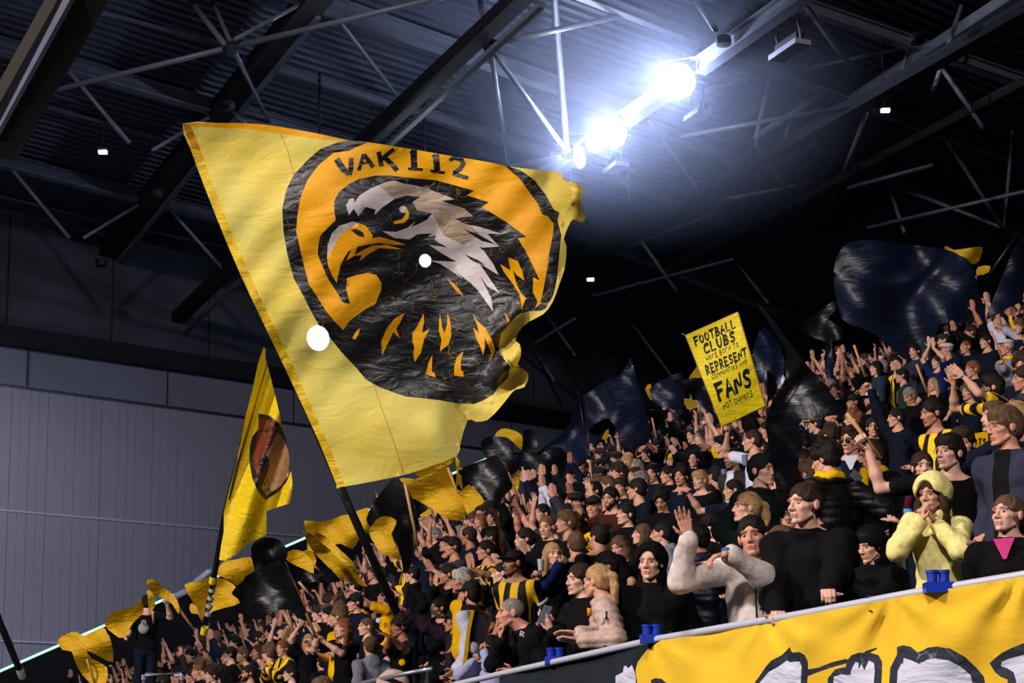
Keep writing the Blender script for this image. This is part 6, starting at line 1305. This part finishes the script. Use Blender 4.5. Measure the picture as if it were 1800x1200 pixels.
def neckroll(J, name, m, r=.036, R_=.085, dz=.0, tail=0):
    b = MB(); n = 16; b.tube([J['neck']+J['B']@np.array([R_*math.sin(2*math.pi*i/n), -R_*math.cos(2*math.pi*i/n), dz+.012*math.sin(i*1.9)]) for i in range(n+1)], r, 8); local_part(J, name, b, m)
for k in ('collar', 'leather'): neckroll(H[k], 'yellow_scarf', yel, .04, .085, .02)
b = MB(); J = H['collar']; b.tube([J['neck']+np.array([-.02, -.1, .0]), J['neck']+np.array([-.0, -.15, -.1]), J['neck']+np.array([.02, -.15, -.17])], [.05, .045, .02], 8); local_part(J, 'scarf_end', b, yel)
scm = stripemat('stripefine')
neckroll(H['claret'], 'maroon_scarf', clothmat('maroon'), .035); b = MB(); J = H['claret']; b.tube([J['neck']+np.array([-.09, -.1, -.0]), J['neck']+np.array([-.12, -.16, -.18])], .035, 8); local_part(J, 'maroon_tail', b, clothmat('maroon')); b = MB(); b.tube([J['neck']+np.array([-.12, -.16, -.18]), J['neck']+np.array([-.13, -.165, -.34])], .036, 8); local_part(J, 'light_blue_tail', b, clothmat('lightblue'))
bandm = mat('scarf_bands', rgb('#e9c01c'), .9); ntb = bandm.node_tree
tcb = ntb.nodes.new('ShaderNodeTexCoord'); sxb = ntb.nodes.new('ShaderNodeSeparateXYZ'); ntb.links.new(tcb.outputs['Object'], sxb.inputs[0]); mb_ = ntb.nodes.new('ShaderNodeMath'); mb_.operation = 'MULTIPLY'; mb_.inputs[1].default_value = 9; ntb.links.new(sxb.outputs[2], mb_.inputs[0]); fb = ntb.nodes.new('ShaderNodeMath'); fb.operation = 'FRACT'; ntb.links.new(mb_.outputs[0], fb.inputs[0]); gb = ntb.nodes.new('ShaderNodeMath'); gb.operation = 'GREATER_THAN'; gb.inputs[1].default_value = .45; ntb.links.new(fb.outputs[0], gb.inputs[0])
mxb = ntb.nodes.new('ShaderNodeMix'); mxb.data_type = 'RGBA'; mxb.inputs[6].default_value = (*rgb('#e9c01c'), 1); mxb.inputs[7].default_value = (*rgb('#0d0d0f'), 1); ntb.links.new(gb.outputs[0], mxb.inputs[0]); ntb.links.new(mxb.outputs[2], ntb.nodes['Principled BSDF'].inputs['Base Color'])
neckroll(H['scarfman'], 'striped_scarf', bandm, .036, .085, .02)
def flat_tail(J, pts, w, m, name):   # pts in px,py,depth ; a hanging band of cloth
    Pw = np.array([at(*p) for p in pts]); side = np.array([1., .3, 0]); side /= np.linalg.norm(side); b = MB()
    for i in range(len(Pw)-1): b.beam(Pw[i], Pw[i+1], w, .018, (0, 1, 0))
    world_part(J, name, b, m, False)
J = H['scarfman']; d_ = proj(J['O'])[2]-.24
flat_tail(J, [(838, 1068, d_), (832, 1100, d_-.02), (827, 1140, d_-.03), (823, 1176, d_-.02)], .09, mat('scarf_black', rgb('#0e0e10'), .9), 'scarf_tail')
flat_tail(J, [(831, 1072, d_-.02), (824, 1105, d_-.04), (820, 1140, d_-.05), (816, 1176, d_-.04)], .035, yel, 'scarf_stripe')
neckroll(H['oldcap'], 'lettered_scarf', bandm, .03); J = H['oldcap']; d_ = proj(J['O'])[2]-.2
flat_tail(J, [(1782, 622, d_), (1787, 635, d_), (1785, 650, d_)], .1, yel, 'scarf_tail')
Pn = at(1783, 637, d_-.02)
def letters_world(J, s_, cx, cy, d, h_, w_, th, m, name='lettering', ang=0., vert=False, brush=False):
    """flat raised letters lying on a garment, h_/w_/th in pixels"""
    V = []; T = []; n = 0; ca, sa = math.cos(ang), math.sin(ang)
    for poly in text_polys(s_, -w_/2, -h_/2, h_, w_, th, 0, brush):
        k = len(poly)//2; q = [(cx+x*ca+y*sa, cy+x*sa-y*ca) for x, y in poly]
        for x, y in q: V.append(at(x, y, d))
        for i in range(k-1): T.append((n+i, n+i+1, n+2*k-2-i, n+2*k-1-i))
        n += 2*k
    b = MB(); b.V = [np.array(V)]; b.Q = [np.array(T)]; world_part(J, name, b, m, False)
ink = mat('print_black', rgb('#101012'), .8)
letters_world(H['oldcap'], 'KED', 1785, 634, d_-.03, 9, 22, 2.6, ink, ang=math.pi/2*.93)
J = H['jersey']; dj = proj(J['O'])[2]-.26
b = MB(); c = at(1722, 780, dj); 
P4 = [at(1708, 762, dj), at(1736, 758, dj), at(1738, 786, dj), at(1712, 792, dj)]; b.add(P4+[p+np.array([0, .02, 0]) for p in P4], [(3, 2, 1, 0), (0, 1, 5, 4), (1, 2, 6, 5), (2, 3, 7, 6), (3, 0, 4, 7)]); world_part(J, 'yellow_panel', b, yel, False)
letters_world(J, 'eTS', 1723, 776, dj-.015, 11, 22, 2.4, ink)
J = H['greybald']; dj = proj(J['O'])[2]-.2
letters_world(J, 'R', 918, 1114, dj-.16, 9, 9, 2.2, wht, ang=.15)
J = H['scarfman']; letters_world(J, 'R', 856, 1086, proj(J['O'])[2]-.3, 7, 7, 1.6, zipm)
J = H['beige']; b = MB(); c = at(1066, 1080, proj(J['O'])[2]-.28); b.beam(c+[0, 0, .022], c-[0, 0, .03], .035, .012); world_part(J, 'sleeve_badge', b, zipm)
b = MB(); c = at(1036, 1075, proj(J['O'])[2]-.24); b.box(c, .03, .02, .05); world_part(J, 'orange_lining', b, mat('orange', rgb('#d07a18'), .8))
J = H['standing']; dj = proj(J['O'])[2]-.2; b = MB(); b.lathe(at(252, 1104, dj), [(.001, 0), (.085, 0), (.085, .01), (.001, .012)], 14, (0, -1, 0)); b.lathe(at(253, 1094, dj-.01), [(.02, 0), (.045, 0), (.045, .012), (.02, .012)], 12, (0, -1, 0)); world_part(J, 'back_print', b, mat('print_grey', rgb('#8d8b90'), .8))
for k, (x, y) in {'yellowtee': (665, 1090), 'darkclap': (707, 1164), 'stickgirl': (590, 1140)}.items():
    J = H[k]; b = MB(); b.lathe(at(x, y, proj(J['O'])[2]-.17), [(.001, 0), (.04, 0), (.04, .006), (.02, .008), (.001, .004)], 7, (0, -1, 0)); world_part(J, 'chest_print', b, wht if k == 'yellowtee' else yel)
b = MB(); J = H['capjersey']; c = at(918, 1068, proj(J['O'])[2]-.2); W, E_ = J['wr_l'], J['el_l']; S_ = J['sh_l']; q = S_+(E_-S_)*.55; b.tube([q, q+(E_-S_)*.12], [.068, .067], 12); local_part(J, 'sleeve_cuff_band', b, wht)
def bangle(J, n, name, m, r=.031, off=-.01, w=.012):
    W, D = J['wr_'+n], J['wr_'+n]-J['el_'+n]; D = D/np.linalg.norm(D); b = MB(); b.tube([W+D*off, W+D*(off+w)], r, 12); local_part(J, name, b, m)
bangle(H['stickgirl'], 'l', 'yellow_bracelet', yel); bangle(H['pointer'], 'r', 'dark_bracelet', zipm)
bangle(H['brownjumper'], 'r', 'yellow_bracelet', yel)
for k, n in (('jersey', 'l'), ('watch', 'l')):
    J = H[k]; bangle(J, n, 'watch_strap', zipm if k == 'watch' else mat('watch_steel', rgb('#8c8c92'), .3, metal=.8), .033, -.02, .02)
    W = J['wr_'+n]; f_ = J['Rz'].T@np.array([0, -1., .1]); b = MB(); b.lathe(W+f_*.026, [(.001, 0), (.021, 0), (.021, .009), (.001, .010)], 14, f_); local_part(J, 'watch_face', b, mat('watch_steel', rgb('#8c8c92'), .3, metal=.8))
# phones and cups are things of their own
def cup(px, py, d, lab, col, r=.036, h_=.11, tilt=0, glass=False):
    root = empty('cup', at(px, py, d)); tag(root, lab, 'cup'); root.rotation_euler = (0, math.radians(tilt), 0)
    m = mat('cup_'+col, rgb({'white': '#c9c9d0', 'clear': '#9aa2b4'}[col]), .25, spec=.6, transp=.45 if col == 'clear' else 0)
    b = MB(); b.lathe((0, 0, 0), [(.001, 0), (r*.72, 0), (r*.74, .004), (r, h_), (r*1.05, h_+.004), (r*.97, h_), (r*.7, .006), (.001, .006)], 16); b.build('cup_wall', m, root, True)
    b = MB(); b.lathe((0, 0, 0), [(.001, .05), (r*.84, .05), (r*.84, .052), (.001, .053)], 12); b.build('drink', mat('beer_'+col, rgb('#b98a3a' if col == 'white' else '#5a5f70'), .2), root)
hw = hand_w(H['cupwoman'], 'r'); cup(951, 1003, proj(hw)[2]-.02, 'white plastic cup in the blond woman\'s hand', 'white')
cup(1310, 818, 21.2, 'clear plastic cup held high behind the dark quiff', 'clear'); cup(1273, 842, 23., 'clear plastic cup beside the black cap turned away', 'clear')
def phone(px, py, d, lab, rot=(0, 0, 0)):
    root = empty('phone', at(px, py, d)); tag(root, lab, 'phone'); root.rotation_euler = rot
    b = MB(); b.box((0, 0, 0), .074, .009, .15); b.build('case', mat('phone_case', rgb('#15161a'), .3, spec=.6), root)
    b = MB(); b.box((0, -.006, 0), .066, .003, .14); b.build('screen', mat('phone_screen', rgb('#9aa3b8'), .15, spec=.7), root)
phone(1505, 838, proj(hand_w(H['leather'], 'r'))[2]-.03, 'phone held flat by the person in black leather', (math.radians(50), math.radians(-55), 0))
phone(958, 1078, proj(hand_w(H['phoneman'], 'l'))[2]-.02, 'dark phone in the hand of the man beside the beige jacket', (math.radians(35), .2, .4))
root = empty('draped_jacket', at(690, 1196, 17.2)); tag(root, 'beige jacket draped over a rail at the bottom edge', 'jacket')
f = Field((-.2, -.15, -.25), (.2, .15, .18), .012); f.k = {'a': .02}; f.ell('a', (0, 0, 0), (.13, .07, .10)); f.ell('a', (.07, 0, -.06), (.07, .06, .1)); f.ell('a', (-.08, 0, -.09), (.06, .06, .1)); f.solve(); f.disp(lambda x, y, z: .008*wob(x, y, z, 38)); V, Q = f.mesh(); link('cloth', newmesh('cloth', V, Q), root, clothmat('beige', 'tee'))
# low pipe rail at the lower left and the corner rail
b = MB(); d_ = 22.5; q = [at(253, 1215, d_), at(253, 1188, d_), at(257, 1185, d_), at(316, 1184, d_), at(320, 1188, d_), at(320, 1215, d_)]; root = empty('pipe_rail', q[0]); b.tube([p-q[0] for p in q], .022, 8)
b.build('pipe', mat('galvanised', rgb('#9a9da6'), .35, metal=.6), root, True); tag(root, 'galvanised pipe rail below the standing man', 'railing')
for x in (253, 320): b = MB(); c = at(x, 1187, d_)-q[0]; b.tube([c-[.0, 0, .05], c+[0, 0, .01]], .03, 8); b.build('fitting', MATS['galvanised'], root)
q = [at(612, 1206, 17.5), at(700, 1186, 17.), at(760, 1175, 16.8)]; root = empty('corner_rail', q[0]); b = MB(); b.tube([p-q[0] for p in q], .02, 8); b.build('pipe', MATS['galvanised'], root, True); tag(root, 'thin grey rail the beige jacket hangs on', 'railing')
# ---------------------------------------------------------------- the rest of the crowd
PR = []
def proto(pose, hy, hp, arms, side=0, kind='tee', **kw):
    spec = dict(hy=hy, hp=hp, **kw)
    for n, p in zip('rl', arms):
        spec['p'+n] = p
        if DEF[p][0][2] > .7: spec['up_'+n] = 1.
    V, Q, t, J = make_body(spec, .015, .0105)
    up = np.array([0, 0, .93]); me = newmesh('body', V+up, Q, tint=t)
    V, Q, J = make_top(spec, J, .017, kind)
    mt = newmesh(TOPNAME[kind], V+up, Q)
    PR.append((pose, me, mt, mat_from_frame(J['C']+up, J['R']), kind, J, spec))
proto('clapping at chest height', 10, 0, ('clap', 'clap')); proto('clapping at chest height', -25, 5, ('clap', 'clap'), kind='jacket')
proto('clapping in front of the face', 0, -5, ('clapup', 'clapup')); proto('clapping in front of the face', 30, 0, ('clapup', 'clapup'), kind='jumper')
proto('clapping overhead', 0, -8, ('claphigh', 'claphigh')); proto('clapping overhead', 20, 0, ('claphigh', 'claphigh'), kind='jumper')
proto('with both arms raised', 0, -10, ('up', 'up'), mouth=.01); proto('with one arm raised', 15, 0, ('up', 'front')); proto('with one arm raised', -10, 0, ('down', 'wide'))
proto('holding a fist up', 0, 0, ('stick', 'down')); proto('reaching an arm forward', 10, 0, ('fwd', 'down')); proto('with arms down', 15, 3, ('down', 'down'), kind='jacket'); proto('with arms down', -20, 0, ('down', 'front'), kind='hoodie')
proto('with hands near the face', 0, 8, ('mouth', 'mouth'), kind='jumper'); proto('with arms down', 40, 0, ('front', 'front')); proto('shouting with arms down', -5, -5, ('down', 'down'), mouth=.014)
LOW = [0, 1, 11, 12, 13, 14, 15]
edge = np.array([(100, 1200), (200, 1178), (330, 1112), (400, 1085), (470, 1070), (560, 1018), (640, 985), (700, 915), (760, 905), (850, 892), (900, 880), (960, 862), (1000, 830), (1045, 790), (1130, 752), (1200, 722), (1300, 690), (1400, 640), (1480, 600), (1560, 582), (1640, 568), (1690, 540), (1740, 520), (1800, 498), (1900, 460)])
cand = []
rg = random.Random(11)
balA, balB = proj(A), proj(B_)
for r in range(0, 30):
    u = (r+.5)*ROW+.05
    l = -30.
    while l < 46:
        l += .52+rg.uniform(-.04, .06); p = gdir*(u+rg.uniform(-.1, .1))+ldir*l; z = head_z(p[0], p[1])+rg.uniform(-.09, .06)
        hw = np.array([p[0], p[1], z]); x, y, d = proj(hw)
        if d < 12 or d > 56 or x < 110 or x > 1850 or y > 1240: continue
        if y < np.interp(x, edge[:, 0], edge[:, 1])+rg.uniform(0, 6): continue
        bd = float(np.interp(x, [balA[0], balB[0]], [balA[2], balB[2]]))
        if x < 884 and d > bd-1.0: continue
        if x < 900 and d > 19 and d < 19: continue
        if d < 19.5 and x < 560: continue
        if d < rail_d(min(x, 1900))+1.1 and x > 600: continue
        px_h = 822/d; ok = True
        for lab, rt_, (hx, hy_), hd, O, hh in PEOPLE:
            if (O[0]-p[0])**2+(O[1]-p[1])**2 < .42**2: ok = False; break
            if d < hd+.1 and abs(hx-x) < .65*hh+.65*px_h and -(.7*hh+.3*px_h) < hy_-y+0 < .8*hh+.8*px_h: ok = False; break
        if not ok: continue
        low = any(hd > d and abs(hx-x) < 1.6*hh+px_h and 0 < y-hy_ < 6*px_h for lab, rt_, (hx, hy_), hd, O, hh in PEOPLE)
        cand.append((d, x, y, p, hw, low))
cand.sort(key=lambda c: c[0])
NIND = 300-len(PEOPLE)
print('people', len(PEOPLE), 'candidates', len(cand))
ANCH = [(1275, 650, 'the yellow placard'), (1400, 700, 'the glossy black flag'), (1495, 774, 'the man in sunglasses'), (1669, 797, 'the raised arm with the pale stick'), (1744, 682, 'the striped jersey'), (1664, 616, 'the white flat cap'), (1769, 611, 'the old man with scarf'), (1585, 661, 'the green shirt'), (1599, 697, 'the greying man'), (1531, 704, 'the white fronted cap'), (1322, 775, 'the white polo shirt'), (1219, 808, 'the dark blue hood'), (1182, 810, 'the yellow hat'), (1136, 799, 'the neat haired man'), (1073, 876, 'the brown jumper'), (1012, 958, 'the blue fleece'), (972, 975, 'the woman with a cup'), (903, 990, 'the grinning capped man'), (853, 968, 'the striped collar'), (812, 1022, 'the white haired man'), (771, 1069, 'the man in thin glasses'), (722, 1060, 'the shaved head'), (677, 1050, 'the golden shirt'), (655, 1008, 'the great pole foot'), (603, 1105, 'the girl with a flag stick'), (541, 1128, 'the blond arms'), (455, 1122, 'the bearded man in black'), (404, 1150, 'the sunglasses on dark hair'), (372, 1187, 'the ruffled boy'), (258, 1060, 'the tall standing man'), (880, 850, 'the triangular black flag'), (760, 870, 'the large gold flag'), (960, 830, 'the broad black flag'), (1090, 720, 'the wide navy flag'), (1600, 520, 'the huge navy flag'), (475, 1040, 'the hanging black flag'), (1288, 862, 'the pointing man'), (1163, 880, 'the boy looking down'), (1250, 925, 'the black haired woman'), (1340, 828, 'the dark quiff'), (1640, 727, 'the man in a yellow jersey'), (1697, 611, 'the red faced man'), (1143, 990, 'the black hood'), (1100, 905, 'the zip hoodie'), (1040, 830, 'the upright stick'), (930, 880, 'the stick under the triangular flag')]
TOPC = [('black', 'black', 10), ('navy', 'navy', 4), ('darkgrey', 'dark grey', 2), ('stripe', 'yellow striped', 1.4), ('white', 'pale', 1), ('yellow', 'yellow', 1), ('slate', 'slate', 1), ('brown', 'brown', 1)]
HC = [('dark', 'dark', 6), ('black', 'black', 3), ('brown', 'brown', 5), ('light', 'fair', 3), ('blond', 'blond', 1), ('ginger', 'ginger', .7), ('grey', 'grey', 1)]
HS = ['short', 'short', 'quiff', 'crop', 'curly', 'fringe', 'long', 'pony', 'short', 'crop']
def pick(l, r): 
    t = r.uniform(0, sum(q[-1] for q in l)); 
    for q in l:
        t -= q[-1]
        if t <= 0: return q
    return l[-1]
la, lb = legs_mesh()
seen = set(); PLP = []
STY = {'short': 'short', 'quiff': 'swept', 'crop': 'cropped', 'curly': 'curly', 'fringe': 'fringed', 'long': 'long', 'pony': 'tied'}
def rel(x, y, ax, ay):
    dx, dy = x-ax, y-ay; far = math.hypot(dx, dy); a = 'just' if far < 30 else ('a little' if far < 55 else 'well')
    if abs(dx) > 1.4*abs(dy): return a+(' left of' if dx < 0 else ' right of')
    if abs(dy) > 1.4*abs(dx): return a+(' above' if dy < 0 else ' below')
    return a+(' above and ' if dy < 0 else ' below and ')+('left of' if dx < 0 else 'right of')
def put_person(d, x, y, p, hw, low, i):
    r_ = random.Random(1000+i)
    fz = floor_z(p[0], p[1]); s_ = min(1.06, max(.86, (hw[2]-fz)/(.93+HEADZ-.03)))
    for tr in range(60):
        k = r_.choice(LOW) if (low or r_.random() < (.3 if d < 20 else .1)) else r_.randrange(len(PR))
        tc = pick(TOPC, r_); hc = pick(HC, r_); hs = r_.choice(HS)
        near = sorted(ANCH, key=lambda a: math.hypot(a[0]-x, a[1]-y))[tr//20]
        lab = '%s %s haired person in %s, %s, %s %s' % (STY[hs], hc[1], tc[1], PR[k][0], rel(x, y, near[0], near[1]), near[2])
        lab = lab[0]+lab[1:]
        if len(lab.split()) > 16: lab = lab.replace('in front of the face', 'at face level').replace(' haired person', ' haired fan')
        if len(lab.split()) > 16: lab = lab.replace(' and ', ' ') if False else ' '.join(w_ for w_ in lab.split() if w_ not in ('well', 'little', 'just', 'a'))
        if lab not in seen and len(lab.split()) <= 16: break
    seen.add(lab)
    pose, mb_, mt_, F4, kind, J, spec = PR[k]
    by = r_.gauss(62, 14)
    Rz = np.array(Matrix.Rotation(math.radians(-by), 3, 'Z')); root = empty('person', (p[0], p[1], fz), math.radians(-by)); root.scale = (s_,)*3
    tag(root, lab, 'person', 'standing supporters packed in the terrace rows')
    sk = r_.choice((0, 1, 2, 0, 5, 2, 0, 3)); ob = link('body', mb_, root, skinmat(sk)); link(TOPNAME[kind], mt_, root, clothmat(tc[0], kind))
    link('trousers', la, root, clothmat('navy'), (0, 0, .93))
    for e in (-1, 1): link('shoe', lb, root, mat('shoe', (0, 0, 0)), (e*.1, 0, .93))
    o = link('hair', hair_mesh(hs, .008), root, hairmat(hc[0])); o.matrix_local = F4
    if 822/d > 24:
        for e in (-1, 1): o = link('eye', eye_mesh(), root); o.matrix_local = F4 @ Matrix.Translation((e*.0315, 0, 0))
    if r_.random() < .07: o = link('cap', hair_mesh('cap', .008), root, capmat('black')); o.matrix_local = F4; o = link('cap_visor', hair_mesh('brim', .0064), root, capmat('black')); o.matrix_local = F4
for i, c in enumerate(cand[:NIND]): put_person(*c, i)
# people beyond the nearest three hundred: one object
rest = cand[NIND:]
LO = []
for k, (pose, mb_, mt_, F4, kind, J, spec) in enumerate(PR):
    V, Q, t, J2 = make_body(spec, .03, .02); f2 = [(V, Q, 0, t)]
    V, Q, J2 = make_top(spec, J2, .032, kind); f2.append((V, Q, 1, np.ones((len(V), 3))))
    LO.append((f2, F4))
HL = []
for hs in ('short', 'curly', 'fringe', 'long'):
    me = hair_mesh(hs, .018); V = np.array([v.co[:] for v in me.vertices]); Q = np.array([q.vertices[:] for q in me.polygons]); HL.append((V, Q))
smats = [skinmat(0), skinmat(2), skinmat(1)]+[clothmat(c) for c in ('black', 'navy', 'darkgrey', 'yellow', 'white', 'brown', 'slate')]+[hairmat(c) for c in ('dark', 'black', 'brown', 'light', 'blond')]
VV = []; QQ = []; MM = []; TT = []; n = 0
for i, (d, x, y, p, hw, low) in enumerate(rest):
    r_ = random.Random(5000+i); parts_, F4 = LO[r_.randrange(len(LO))]; by = r_.gauss(62, 16); s_ = min(1.06, max(.86, (hw[2]-floor_z(p[0], p[1]))/(.93+HEADZ-.03)))
    Rz = np.array(Matrix.Rotation(math.radians(-by), 3, 'Z')); o_ = np.array([p[0], p[1], floor_z(p[0], p[1])])
    cl = 3+r_.choices(range(7), (10, 4, 2, 2, 1, 1, 1))[0]; sk = r_.randrange(3); hh = 10+r_.choices(range(5), (5, 3, 4, 2, 1))[0]
    for V, Q, m_, t in parts_:
        VV.append(s_*((V+[0, 0, .93])@Rz.T)+o_); QQ.append(Q+n); n += len(V); MM.append(np.full(len(Q), sk if m_ == 0 else cl)); TT.append(t)
    V, Q = HL[r_.randrange(4)]; G4 = np.array(F4); W = V@G4[:3, :3].T+G4[:3, 3]
    VV.append(s_*(W@Rz.T)+o_); QQ.append(Q+n); n += len(V); MM.append(np.full(len(Q), hh)); TT.append(np.ones((len(V), 3)))
if rest:
    me = newmesh('crowd', np.concatenate(VV), np.concatenate(QQ), np.concatenate(MM), tint=np.concatenate(TT), mats=smats)
    o = link('crowd', me); tag(o, 'mass of tiny standing supporters filling the farthest rows of the terrace', 'crowd', kind='stuff')
print('stuff people', len(rest), 'tris', sum(len(m.polygons) for m in bpy.data.meshes)*2)
# ---------------------------------------------------------------- haze added to make the glow round the floodlights
hz = bpy.data.materials.new('haze'); hz.use_nodes = True; nt = hz.node_tree; nt.nodes.remove(nt.nodes['Principled BSDF']); N = nt.nodes.new; L = nt.links.new
v = N('ShaderNodeVolumeScatter'); v.inputs['Anisotropy'].default_value = .0; v.inputs[0].default_value = (.62, .72, 1, 1)
tc = N('ShaderNodeTexCoord'); ln = N('ShaderNodeVectorMath'); ln.operation = 'LENGTH'; L(tc.outputs['Object'], ln.inputs[0])
mr = N('ShaderNodeMapRange'); mr.interpolation_type = 'SMOOTHSTEP'; mr.inputs[1].default_value = 1.0; mr.inputs[2].default_value = 0.; mr.inputs[3].default_value = 0; mr.inputs[4].default_value = .1; L(ln.outputs['Value'], mr.inputs[0]); L(mr.outputs[0], v.inputs['Density'])
L(v.outputs[0], nt.nodes['Material Output'].inputs['Volume'])
hc_ = (Lw(1193, 122)+Lw(1078, 214))/2
bm_ = bmesh.new(); bmesh.ops.create_icosphere(bm_, subdivisions=3, radius=1.0); me = bpy.data.meshes.new('haze'); bm_.to_mesh(me); bm_.free()
o = link('haze', me, None, hz, tuple(hc_), None, (5.2, 5.2, 3.2)); tag(o, 'haze added to make the glow around the roof floodlights', 'haze', kind='stuff')
